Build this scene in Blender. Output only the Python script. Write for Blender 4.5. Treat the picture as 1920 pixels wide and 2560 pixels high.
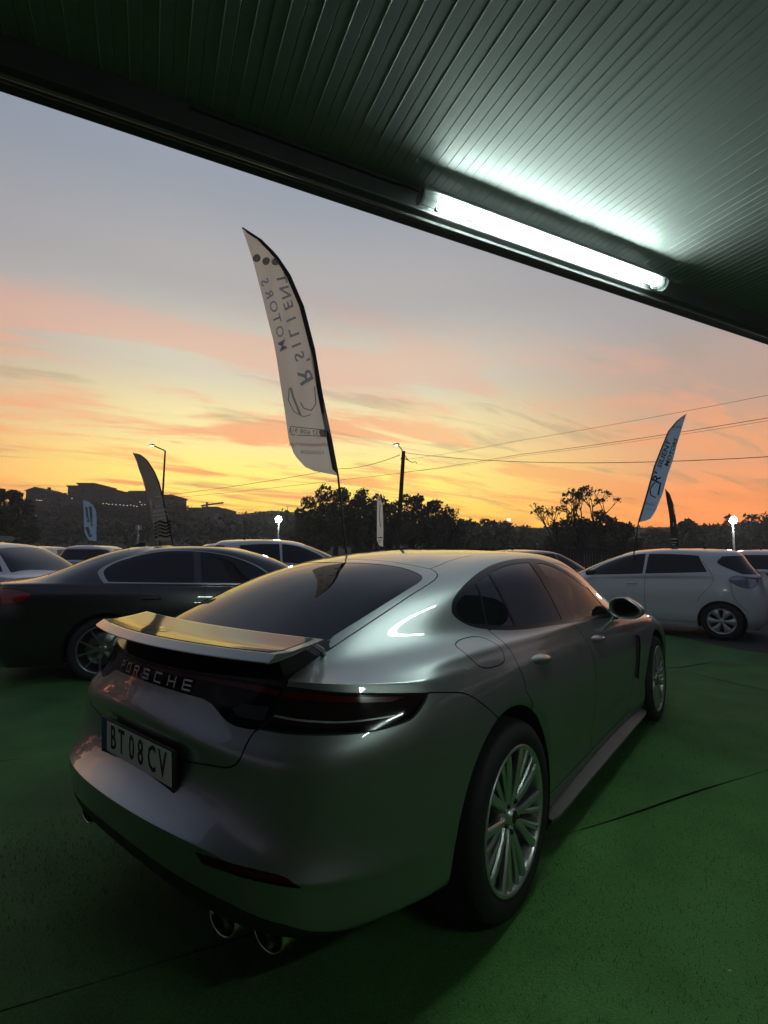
import bpy, bmesh, math, random
import numpy as np
from mathutils import Vector, Matrix

random.seed(7)
rng = np.random.default_rng(11)
scene = bpy.context.scene
for o in list(bpy.data.objects):
    bpy.data.objects.remove(o)
COL = scene.collection
R = math.radians

# ------------------------------------------------------------------ camera
CAM_POS = Vector((1.8160, -1.9332, 1.3973))
YAW, PITCH, ROLL, FPX = .6742, .0872, .0070, 1231.74
_f = Vector((-math.sin(YAW) * math.cos(PITCH), math.cos(YAW) * math.cos(PITCH), math.sin(PITCH)))
_r = _f.cross(Vector((0, 0, 1))).normalized()
_u = _r.cross(_f)
_r2 = _r * math.cos(ROLL) + _u * math.sin(ROLL)
_u2 = _u * math.cos(ROLL) - _r * math.sin(ROLL)
cam = bpy.data.cameras.new('camera')
cam.sensor_fit = 'VERTICAL'
cam.sensor_height = 36
cam.lens = FPX / 2560 * 36
cam.clip_start = .05
cam.clip_end = 3000
camo = bpy.data.objects.new('camera', cam)
COL.objects.link(camo)
camo.matrix_world = Matrix(((_r2.x, _u2.x, -_f.x, CAM_POS.x), (_r2.y, _u2.y, -_f.y, CAM_POS.y),
                            (_r2.z, _u2.z, -_f.z, CAM_POS.z), (0, 0, 0, 1)))
scene.camera = camo

# ------------------------------------------------------------------ world: dusk sky with lit cloud streaks
world = bpy.data.worlds.new('World')
scene.world = world
world.use_nodes = True
wt = world.node_tree
wt.nodes.clear()
SUN_AZ = YAW + R(9)          # the glow sits a little left of the view axis (angle from +Y towards -X)


def build_sky():
    nt = wt
    N = nt.nodes.new
    L = nt.links.new

    def math_(op, a, b=None, c=None, clamp=False):
        n = N('ShaderNodeMath'); n.operation = op; n.use_clamp = clamp
        for i, v in enumerate((a, b, c)):
            if v is None: continue
            if hasattr(v, 'is_output'): L(v, n.inputs[i])
            else: n.inputs[i].default_value = v
        return n.outputs[0]

    def ramp(fac, stops, interp='EASE'):
        n = N('ShaderNodeValToRGB'); n.color_ramp.interpolation = interp
        e = n.color_ramp.elements
        while len(e) > 1: e.remove(e[0])
        e[0].position = stops[0][0]; e[0].color = (*stops[0][1], 1)
        for p, c in stops[1:]:
            k = e.new(p); k.color = (*c, 1)
        L(fac, n.inputs[0])
        return n.outputs[0]

    def mix(f, a, b, mode='MIX'):
        n = N('ShaderNodeMix'); n.data_type = 'RGBA'; n.blend_type = mode
        if hasattr(f, 'is_output'): L(f, n.inputs[0])
        else: n.inputs[0].default_value = f
        for s, v in ((n.inputs[6], a), (n.inputs[7], b)):
            if hasattr(v, 'is_output'): L(v, s)
            else: s.default_value = (*v, 1)
        return n.outputs[2]

    tc = N('ShaderNodeTexCoord')
    sep = N('ShaderNodeSeparateXYZ'); L(tc.outputs['Generated'], sep.inputs[0])
    x, y, z = sep.outputs
    elev = math_('ARCSINE', z)                                    # radians
    az = math_('ARCTAN2', math_('MULTIPLY', x, -1), y)            # from +Y towards -X
    daz = math_('SUBTRACT', az, SUN_AZ)
    dd = math_('ARCCOSINE', math_('MULTIPLY', math_('COSINE', daz), 1.0))   # 0..pi away from the glow
    sgn = math_('SUBTRACT', az, YAW)                              # + to the left of the view axis
    # colours by elevation, towards the glow (values are scene-linear)
    S = lambda r, g, b: tuple((c / 255 / 12.92 if c / 255 < .04045 else ((c / 255 + .055) / 1.055) ** 2.4) for c in (r, g, b))
    t = math_('DIVIDE', elev, R(60), clamp=True)
    glow = ramp(t, [(0, tuple(1.6 * c for c in S(254, 180, 50))), (.05, tuple(1.55 * c for c in S(255, 210, 72))), (.135, tuple(1.3 * c for c in S(252, 224, 110))), (.23, tuple(1.2 * c for c in S(234, 216, 154))), (.34, tuple(1.1 * c for c in S(204, 196, 174))),
                    (.48, S(172, 168, 166)), (.64, S(146, 153, 164)), (1, S(106, 118, 136))])
    side = ramp(t, [(0, tuple(1.5 * c for c in S(246, 122, 56))), (.08, tuple(1.4 * c for c in S(248, 146, 80))), (.17, tuple(1.08 * c for c in S(226, 160, 116))), (.28, S(186, 158, 142)), (.42, S(158, 154, 158)),
                    (.64, S(130, 141, 156)), (1, S(88, 98, 116))])
    away = ramp(t, [(0, S(46, 48, 60)), (.2, S(72, 72, 88)), (.5, S(86, 92, 110)), (1, S(92, 102, 122))])
    k1 = N('ShaderNodeMapRange'); k1.interpolation_type = 'SMOOTHSTEP'
    L(dd, k1.inputs[0]); k1.inputs[1].default_value = R(10); k1.inputs[2].default_value = R(44)
    k2 = N('ShaderNodeMapRange'); k2.interpolation_type = 'SMOOTHSTEP'
    L(dd, k2.inputs[0]); k2.inputs[1].default_value = R(45); k2.inputs[2].default_value = R(68)
    base = mix(k2.outputs[0], mix(k1.outputs[0], glow, side), away)
    # cloud streaks live on a flat layer overhead: perspective comes from projecting the direction on it
    inv = math_('DIVIDE', 1.0, math_('ADD', math_('MAXIMUM', z, 0.0), .10))
    px = math_('MULTIPLY', x, inv); py = math_('MULTIPLY', y, inv)
    cmb = N('ShaderNodeCombineXYZ'); L(px, cmb.inputs[0]); L(py, cmb.inputs[1])

    def noise(scale, rot, stretch, loc, detail, rough, dist=.0):
        vr = N('ShaderNodeVectorRotate'); vr.rotation_type = 'Z_AXIS'; L(cmb.outputs[0], vr.inputs[0]); vr.inputs['Angle'].default_value = -(rot + R(90))
        mp = N('ShaderNodeMapping'); L(vr.outputs[0], mp.inputs[0])
        mp.inputs['Scale'].default_value = (scale * stretch, scale, 1)
        mp.inputs['Location'].default_value = loc
        n = N('ShaderNodeTexNoise'); L(mp.outputs[0], n.inputs[0])
        n.inputs['Scale'].default_value = 1; n.inputs['Detail'].default_value = detail
        n.inputs['Roughness'].default_value = rough; n.inputs['Distortion'].default_value = dist
        return n.outputs[0]
    CL = YAW - R(60)          # the streaks run towards the right of the view
    n1 = noise(1.7, CL, .34, (5.1, 2.3, 0), 7, .58, .7)
    n2 = noise(3.4, CL, .24, (8.1, 4.4, 0), 8, .6, .9)
    pinkm = math_('MULTIPLY', ramp(n1, [(0, (0, 0, 0)), (.475, (0, 0, 0)), (.60, (1, 1, 1)), (1, (1, 1, 1))]),
                  ramp(t, [(0, (.5, .5, .5)), (.10, (1, 1, 1)), (.25, (.95, .95, .95)), (.36, (.5, .5, .5)), (.5, (.16, .16, .16)), (1, (.05, .05, .05))]))
    near = math_('SUBTRACT', 1.0, k2.outputs[0])
    pink = ramp(t, [(0, S(252, 144, 74)), (.15, S(255, 164, 100)), (.35, S(236, 164, 136)), (.6, S(160, 148, 154)), (1, S(120, 120, 134))])
    lr = N('ShaderNodeMapRange'); lr.interpolation_type = 'SMOOTHSTEP'; L(sgn, lr.inputs[0])
    lr.inputs[1].default_value = R(-14); lr.inputs[2].default_value = R(10); lr.inputs[3].default_value = .6; lr.inputs[4].default_value = 1.0
    c1 = mix(math_('MULTIPLY', math_('MULTIPLY', math_('MULTIPLY', pinkm, near), .85), lr.outputs[0]), base, pink)
    greym = math_('MULTIPLY', ramp(n2, [(0, (0, 0, 0)), (.54, (0, 0, 0)), (.66, (1, 1, 1)), (1, (1, 1, 1))]),
                  ramp(t, [(0, (.25, .25, .25)), (.1, (.8, .8, .8)), (.28, (.7, .7, .7)), (.42, (.15, .15, .15)), (1, (0, 0, 0))]))
    grey = ramp(t, [(0, S(170, 130, 84)), (.2, S(178, 156, 116)), (.5, S(150, 146, 146)), (1, S(110, 116, 128))])
    c2 = mix(math_('MULTIPLY', greym, .6), c1, grey)
    # below the horizon: dark ground
    gnd = N('ShaderNodeMapRange'); L(z, gnd.inputs[0]); gnd.inputs[1].default_value = -.02; gnd.inputs[2].default_value = .0
    c3 = mix(gnd.outputs[0], (.02, .022, .022), c2)
    bg = N('ShaderNodeBackground'); L(c3, bg.inputs[0]); bg.inputs[1].default_value = 1.04
    # the physical twilight sky underneath it
    sk = N('ShaderNodeTexSky'); sk.sky_type = 'NISHITA'; sk.sun_disc = False
    sk.sun_elevation = R(-1.5); sk.sun_rotation = -SUN_AZ
    bg2 = N('ShaderNodeBackground'); L(sk.outputs[0], bg2.inputs[0]); bg2.inputs[1].default_value = .05
    add = N('ShaderNodeAddShader'); L(bg.outputs[0], add.inputs[0]); L(bg2.outputs[0], add.inputs[1])
    out = N('ShaderNodeOutputWorld'); L(add.outputs[0], out.inputs[0])


build_sky()

vs = scene.view_settings
vs.view_transform = 'Standard'
vs.look = 'None'
vs.gamma = 1
vs.exposure = .12
vs.use_curve_mapping = False
scene.render.resolution_x = 768
scene.render.resolution_y = 1024
scene.render.engine = 'CYCLES'
scene.cycles.use_adaptive_sampling = True
scene.cycles.adaptive_threshold = .025
scene.cycles.max_bounces = 6
scene.cycles.diffuse_bounces = 3
scene.cycles.glossy_bounces = 4
scene.cycles.transmission_bounces = 4
scene.cycles.caustics_reflective = False
scene.cycles.caustics_refractive = False

# ------------------------------------------------------------------ helpers
def tag(o, label=None, cat=None, group=None, kind=None):
    if label: o['label'] = label
    if cat: o['category'] = cat
    if group: o['group'] = group
    if kind: o['kind'] = kind
    return o


def empty(name, loc=(0, 0, 0), rz=0, parent=None):
    o = bpy.data.objects.new(name, None)
    COL.objects.link(o)
    o.location = loc
    o.rotation_euler = (0, 0, rz)
    o.empty_display_size = .1
    if parent: o.parent = parent
    return o


def link(name, me, mat=None, parent=None):
    o = bpy.data.objects.new(name, me)
    COL.objects.link(o)
    if mat is not None and not me.materials: me.materials.append(mat)
    if parent is not None: o.parent = parent
    return o


def pymesh(name, V, F, mat=None, parent=None, smooth=False, normals=None):
    me = bpy.data.meshes.new(name)
    V = np.asarray(V, dtype=np.float64)
    if isinstance(F, np.ndarray) and F.ndim == 2:
        k = F.shape[1]
        me.vertices.add(len(V)); me.vertices.foreach_set('co', V.ravel())
        me.loops.add(F.size); me.loops.foreach_set('vertex_index', F.ravel().astype(np.int32))
        me.polygons.add(len(F)); me.polygons.foreach_set('loop_start', np.arange(0, F.size, k, dtype=np.int32))
        me.update(calc_edges=True)
    else:
        me.from_pydata([tuple(v) for v in V], [], [tuple(f) for f in F])
    if smooth or normals is not None:
        me.polygons.foreach_set('use_smooth', [True] * len(me.polygons))
    if normals is not None:
        me.normals_split_custom_set_from_vertices([tuple(n) for n in normals])
    me.update()
    return link(name, me, mat, parent)


class MB:
    """collects simple solids, then links them as one mesh"""
    def __init__(s):
        s.v = []; s.f = []; s.sm = []

    def add(s, V, F, smooth=False):
        b = len(s.v)
        s.v += [tuple(p) for p in V]
        s.f += [tuple(i + b for i in f) for f in F]
        s.sm += [smooth] * len(F)
        return s

    def box(s, lo, hi, M=None):
        x0, y0, z0 = lo; x1, y1, z1 = hi
        V = [Vector(p) for p in ((x0, y0, z0), (x1, y0, z0), (x1, y1, z0), (x0, y1, z0), (x0, y0, z1), (x1, y0, z1), (x1, y1, z1), (x0, y1, z1))]
        if M is not None: V = [M @ p for p in V]
        return s.add(V, [(0, 3, 2, 1), (4, 5, 6, 7), (0, 1, 5, 4), (1, 2, 6, 5), (2, 3, 7, 6), (3, 0, 4, 7)])

    def prism(s, poly, vec, M=None):
        vec = Vector(vec)
        V = [Vector(p) for p in poly] + [Vector(p) + vec for p in poly]
        if M is not None: V = [M @ p for p in V]
        n = len(poly)
        F = [tuple(range(n))[::-1], tuple(range(n, 2 * n))] + [(i, (i + 1) % n, n + (i + 1) % n, n + i) for i in range(n)]
        return s.add(V, F)

    def tube(s, pts, rad, n=8, caps=True, smooth=True):
        pts = [Vector(p) for p in pts]
        rads = rad if isinstance(rad, (list, tuple)) else [rad] * len(pts)
        V = []; prev = None
        for i, p in enumerate(pts):
            a = pts[max(i - 1, 0)]; b = pts[min(i + 1, len(pts) - 1)]
            t = (b - a).normalized()
            if prev is None:
                ref = Vector((0, 0, 1)) if abs(t.z) < .9 else Vector((1, 0, 0))
                q = t.cross(ref).normalized()
            else:
                q = (prev - t * prev.dot(t)).normalized()
            prev = q
            w = t.cross(q)
            for k in range(n):
                ang = 2 * math.pi * k / n
                V.append(p + (q * math.cos(ang) + w * math.sin(ang)) * rads[i])
        F = []
        for i in range(len(pts) - 1):
            for k in range(n):
                F.append((i * n + k, i * n + (k + 1) % n, (i + 1) * n + (k + 1) % n, (i + 1) * n + k))
        s.add(V, F, smooth)
        if caps:
            m = (len(pts) - 1) * n
            s.add([V[k] for k in range(n)], [tuple(range(n))[::-1]])
            s.add([V[m + k] for k in range(n)], [tuple(range(n))])
        return s

    def lathe(s, prof, axis='x', n=64, M=None, smooth=True):
        """prof: list of (radius, offset along axis)"""
        V = []
        for (r, h) in prof:
            for k in range(n):
                a = 2 * math.pi * k / n
                c, q = r * math.cos(a), r * math.sin(a)
                p = {'x': (h, c, q), 'y': (c, h, q), 'z': (c, q, h)}[axis]
                V.append(Vector(p) if M is None else M @ Vector(p))
        F = []
        for i in range(len(prof) - 1):
            for k in range(n):
                F.append((i * n + k, i * n + (k + 1) % n, (i + 1) * n + (k + 1) % n, (i + 1) * n + k))
        return s.add(V, F, smooth)

    def grid(s, P, smooth=True):
        """P: rows of points"""
        h = len(P); w = len(P[0])
        V = [p for row in P for p in row]
        F = [(i * w + j, i * w + j + 1, (i + 1) * w + j + 1, (i + 1) * w + j) for i in range(h - 1) for j in range(w - 1)]
        return s.add(V, F, smooth)

    def build(s, name, mat, parent=None, bevel=0, fix=True):
        me = bpy.data.meshes.new(name)
        me.from_pydata(s.v, [], s.f)
        me.polygons.foreach_set('use_smooth', s.sm)
        if fix or bevel:
            bm = bmesh.new(); bm.from_mesh(me)
            if bevel:
                bmesh.ops.remove_doubles(bm, verts=bm.verts, dist=1e-5)
                es = [e for e in bm.edges if len(e.link_faces) == 2 and e.calc_face_angle(0) > .5]
                bmesh.ops.bevel(bm, geom=es, offset=bevel, segments=2, affect='EDGES', profile=.5, clamp_overlap=True)
            bmesh.ops.recalc_face_normals(bm, faces=bm.faces)
            bm.to_mesh(me); bm.free()
        me.update()
        return link(name, me, mat, parent)


def copy_tree(o, parent=None):
    c = o.copy()
    COL.objects.link(c)
    c.parent = parent
    for ch in list(o.children):
        copy_tree(ch, c)
    return c


def text_mesh(txt, size=1.0, depth=.0, xs=1.0, res=2, shear=0.0, bold=0.0):
    cu = bpy.data.curves.new('lettering', 'FONT')
    cu.body = txt; cu.size = size; cu.align_x = 'CENTER'; cu.align_y = 'CENTER'
    cu.extrude = depth; cu.resolution_u = res; cu.shear = shear; cu.offset = bold
    ob = bpy.data.objects.new('lettering', cu)
    COL.objects.link(ob)
    dg = bpy.context.evaluated_depsgraph_get()
    me = bpy.data.meshes.new_from_object(ob.evaluated_get(dg))
    bpy.data.objects.remove(ob)
    bpy.data.curves.remove(cu)
    me.materials.clear()
    for v in me.vertices: v.co.x *= xs
    return me


# ------------------------------------------------------------------ materials
MATS = {}


def mat(name, color=(.5, .5, .5), rough=.5, metal=0.0, coat=0.0, coat_rough=.03, spec=.5, emit=None, estr=0.0, trans=0.0, ior=1.45, alpha=1.0):
    if name in MATS: return MATS[name]
    m = bpy.data.materials.new(name)
    m.use_nodes = True
    b = m.node_tree.nodes['Principled BSDF']
    b.inputs['Base Color'].default_value = (*color, 1)
    b.inputs['Roughness'].default_value = rough
    b.inputs['Metallic'].default_value = metal
    b.inputs['Coat Weight'].default_value = coat
    b.inputs['Coat Roughness'].default_value = coat_rough
    b.inputs['Specular IOR Level'].default_value = spec
    b.inputs['IOR'].default_value = ior
    b.inputs['Transmission Weight'].default_value = trans
    b.inputs['Alpha'].default_value = alpha
    if emit:
        b.inputs['Emission Color'].default_value = (*emit, 1)
        b.inputs['Emission Strength'].default_value = estr
    MATS[name] = m
    return m


def vary(m, scale=20, amt=.15, rough_amt=.0, bump=0.0, bump_scale=None, detail=4, coord='Object'):
    """adds noise to base colour / roughness / bump of a principled material"""
    nt = m.node_tree
    b = nt.nodes['Principled BSDF']
    tc = nt.nodes.new('ShaderNodeTexCoord')
    n = nt.nodes.new('ShaderNodeTexNoise')
    n.inputs['Scale'].default_value = scale; n.inputs['Detail'].default_value = detail
    nt.links.new(tc.outputs[coord], n.inputs['Vector'])
    c = b.inputs['Base Color'].default_value[:]
    mr = nt.nodes.new('ShaderNodeMapRange')
    mr.inputs[1].default_value = .25; mr.inputs[2].default_value = .75
    mr.inputs[3].default_value = 1 - amt; mr.inputs[4].default_value = 1 + amt
    nt.links.new(n.outputs[0], mr.inputs[0])
    mx = nt.nodes.new('ShaderNodeVectorMath'); mx.operation = 'SCALE'
    mx.inputs[0].default_value = c[:3]
    nt.links.new(mr.outputs[0], mx.inputs['Scale'])
    nt.links.new(mx.outputs[0], b.inputs['Base Color'])
    if rough_amt:
        r0 = b.inputs['Roughness'].default_value
        m2 = nt.nodes.new('ShaderNodeMapRange')
        m2.inputs[1].default_value = .3; m2.inputs[2].default_value = .7
        m2.inputs[3].default_value = max(r0 - rough_amt, 0); m2.inputs[4].default_value = min(r0 + rough_amt, 1)
        nt.links.new(n.outputs[0], m2.inputs[0]); nt.links.new(m2.outputs[0], b.inputs['Roughness'])
    if bump:
        n2 = nt.nodes.new('ShaderNodeTexNoise'); n2.inputs['Scale'].default_value = bump_scale or scale; n2.inputs['Detail'].default_value = 5
        nt.links.new(tc.outputs[coord], n2.inputs['Vector'])
        bp = nt.nodes.new('ShaderNodeBump'); bp.inputs['Strength'].default_value = bump; bp.inputs['Distance'].default_value = .02
        nt.links.new(n2.outputs[0], bp.inputs['Height']); nt.links.new(bp.outputs[0], b.inputs['Normal'])
    return m


PAINT = mat('silver_paint', (.275, .292, .292), .41, .88, 1.0, .008)
vary(PAINT, 900, .10, detail=1)
BLACKGLOSS = mat('black_gloss', (.006, .006, .007), .06, 0, 1, .01)
GAP = mat('gap_black', (.004, .004, .004), .8)
GLASS = mat('tinted_glass', (.005, .006, .008), .015, 0, 0, spec=.55)
TYRE = vary(mat('tyre_rubber', (.016, .016, .017), .75), 60, .2, bump=.15, bump_scale=180)
RIM = mat('silver_alloy', (.6, .61, .62), .34, .92, .4, .05)
PLASTIC = vary(mat('black_plastic', (.014, .014, .015), .55), 300, .2)
CHROME = mat('chrome', (.78, .78, .79), .22, 1)
WHITE = mat('white_plastic', (.75, .76, .76), .35)
MIRROR = mat('mirror_glass', (.5, .5, .52), .02, 1)
UNDER = mat('underbody', (.008, .008, .008), .9)

# ------------------------------------------------------------------ body surfaces (numpy)
#SURF-BEGIN
def _bs(t):
    return np.stack([(1 - t) ** 3, 3 * t ** 3 - 6 * t ** 2 + 4, -3 * t ** 3 + 3 * t ** 2 + 3 * t + 1, t ** 3], -1) / 6


def _mir(a):
    b = a.copy(); b[..., 0] *= -1
    return b


def _ext(C):
    C = np.concatenate([2 * C[:1] - C[1:2], C, _mir(C[-2:-1])], 0)
    return np.concatenate([_mir(C[:, 1:2]), C, _mir(C[:, -2:-1])], 1)


def _ev(C, vs_, us_):
    E = _ext(C)
    nr, nc = C.shape[:2]

    def basis(p, n):
        i = np.clip(np.floor(p).astype(int), 0, n - 2)
        B = np.zeros((len(p), n + 2)); w = _bs(p - i)
        for k in range(4): B[np.arange(len(p)), i + k] += w[:, k]
        return B
    Bv = basis(vs_, nr); Bu = basis(us_, nc)
    return np.einsum('av,vuk,bu->abk', Bv, E, Bu)


def surface(rows, creases=(), du=.02, dv=.02, fit=.85):
    """rows: list of equally long lists of (x,y,z) from rear centre round the right side to front centre, from the lower edge
    up to the spine.  Returns dict with a fine grid of points P[v,u], its parameters and normals."""
    D = [np.array(r, float) for r in rows]
    out = []
    for i, r in enumerate(D):
        cr = dict(creases).get(i)
        if cr is not None:
            cr = np.resize(np.array(cr, float), len(r))[:, None] if np.ndim(cr) == 0 else np.array(cr, float)[:, None]
            out += [r + (D[i - 1] - r) * cr, r, r + (D[i + 1] - r) * cr]
        else:
            out.append(r)
    D = np.stack(out)
    C = D.copy()
    n, m = D.shape[:2]
    for _ in range(3):
        C += fit * (D - _ev(C, np.arange(n) * 1., np.arange(m) * 1.)) * .8
        C[:, 0, 0] = 0; C[:, -1, 0] = 0; C[-1, :, 0] = 0

    def samples(k, axis):
        d = np.linalg.norm(np.diff(D, axis=axis), axis=2)
        L = d.mean(1 - axis) * .5 + d.max(1 - axis) * .5
        p = []
        for i in range(k - 1):
            c = max(3, int(math.ceil(L[i] / (dv if axis == 0 else du))))
            p += list(i + np.arange(c) / c)
        return np.array(p + [k - 1.])
    v = samples(n, 0); u = samples(m, 1)
    P = _ev(C, v, u)
    P[:, 0, 0] = 0; P[:, -1, 0] = 0; P[-1, :, 0] = 0
    gv = np.gradient(P, axis=0); gu = np.gradient(P, axis=1)
    Nn = np.cross(gu, gv)
    Nn[:, 0, 0] = 0; Nn[:, -1, 0] = 0; Nn[-1, :, 0] = 0
    ln = np.linalg.norm(Nn, axis=2, keepdims=True)
    Nn = np.where(ln > 1e-9, Nn / np.maximum(ln, 1e-9), [0, 0, 1.])
    Nn[-1] = [0, 0, 1]
    return dict(P=P, N=Nn, u=u, v=v, C=C)


def to_mesh(S):
    nv, nu = S['P'].shape[:2]
    A = np.concatenate([S['P'], S['N'], np.broadcast_to(S['u'][None, :, None], (nv, nu, 1)), np.broadcast_to(S['v'][:, None, None], (nv, nu, 1))], 2).reshape(-1, 8)
    i = np.arange((nv - 1) * (nu - 1)); r = i // (nu - 1); c = i % (nu - 1)
    a = r * nu + c; b = a + 1; d = a + nu; e = d + 1
    F = np.concatenate([np.stack([a, b, e], 1), np.stack([a, e, d], 1)])
    return A, F


def pos_at(S, uv):
    uv = np.asarray(uv, float)
    return np.array([_ev(S['C'], np.array([q[1]]), np.array([max(q[0], 0.)]))[0, 0] for q in uv])


def cut(A, F, lab, d):
    """split triangles along d = 0; A vertex attributes, F triangles, lab face labels"""
    d = np.where(np.abs(d) < 1e-7, 1e-7, d)
    s = d[F] > 0
    k = s.sum(1)
    keep = (k == 0) | (k == 3)
    mixed = np.where(~keep)[0]
    if len(mixed) == 0: return A, F, lab
    T = F[mixed]; st = s[mixed]; km = k[mixed]
    lone = np.where(km == 1, st.argmax(1), (~st).argmax(1))
    T = np.stack([T[np.arange(len(T)), (lone + j) % 3] for j in range(3)], 1)
    e = np.concatenate([T[:, [0, 1]], T[:, [0, 2]]])
    es = np.sort(e, 1)
    uq, inv = np.unique(es[:, 0].astype(np.int64) * (len(A) + 1) + es[:, 1], return_inverse=True)
    a = (uq // (len(A) + 1)).astype(int); b = (uq % (len(A) + 1)).astype(int)
    t = d[a] / (d[a] - d[b])
    NA = A[a] + (A[b] - A[a]) * t[:, None]
    ids = len(A) + inv
    m = len(T)
    p, q = ids[:m], ids[m:]
    NF = np.concatenate([np.stack([T[:, 0], p, q], 1), np.stack([p, T[:, 1], T[:, 2]], 1), np.stack([p, T[:, 2], q], 1)])
    A = np.concatenate([A, NA])
    F2 = np.concatenate([F[keep], NF]); lab2 = np.concatenate([lab[keep], lab[mixed], lab[mixed], lab[mixed]])
    return A, F2, lab2


def seg_dist(P, Q, closed):
    """distance of points P to polyline Q (3D)"""
    Q = np.asarray(Q)
    a = Q if closed else Q[:-1]
    b = np.roll(Q, -1, 0) if closed else Q[1:]
    best = np.full(len(P), 9.)
    for i in range(len(a)):
        ab = b[i] - a[i]; L = ab @ ab
        if L < 1e-14: continue
        t = np.clip(((P - a[i]) @ ab) / L, 0, 1)
        best = np.minimum(best, np.linalg.norm(P - a[i] - t[:, None] * ab, axis=1))
    return best


def side_of(P, line):
    """+1 / -1: side of the nearest segment of a flat polyline"""
    line = np.asarray(line, float)
    best = np.full(len(P), 1e9); sg = np.ones(len(P))
    for a, b in zip(line[:-1], line[1:]):
        ab = b - a; L = ab @ ab
        if L < 1e-14: continue
        w = P - a
        t = np.clip((w @ ab) / L, 0, 1)
        d = np.linalg.norm(w - t[:, None] * ab, axis=1)
        m = d < best
        best[m] = d[m]; sg[m] = np.sign(ab[0] * w[m, 1] - ab[1] * w[m, 0] + 1e-12)
    return sg


def inside(uv, poly):
    x, y = uv[:, 0], uv[:, 1]
    r = np.zeros(len(uv), bool)
    n = len(poly)
    for i in range(n):
        x0, y0 = poly[i]; x1, y1 = poly[(i + 1) % n]
        if y0 == y1: continue
        c = ((y0 > y) != (y1 > y)) & (x < (x1 - x0) * (y - y0) / (y1 - y0) + x0)
        r ^= c
    return r


def smooth_poly(p, closed=True, n=5):
    """Catmull-Rom through the points; a point given twice stays a corner"""
    p = [np.array(q, float) for q in p]
    out = []
    m = len(p)
    for i in range(m if closed else m - 1):
        p1, p2 = p[i], p[(i + 1) % m]
        if np.allclose(p1, p2): continue
        p0 = p[(i - 1) % m] if (closed or i > 0) else p1
        p3 = p[(i + 2) % m] if (closed or i < m - 2) else p2
        if np.allclose(p0, p1): p0 = p1
        if np.allclose(p3, p2): p3 = p2
        for k in range(n):
            t = k / n
            out.append(.5 * ((2 * p1) + (p2 - p0) * t + (2 * p0 - 5 * p1 + 4 * p2 - p3) * t * t + (3 * p1 - p0 - 3 * p2 + p3) * t ** 3))
    if not closed: out.append(p[-1])
    return np.array(out)


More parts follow.
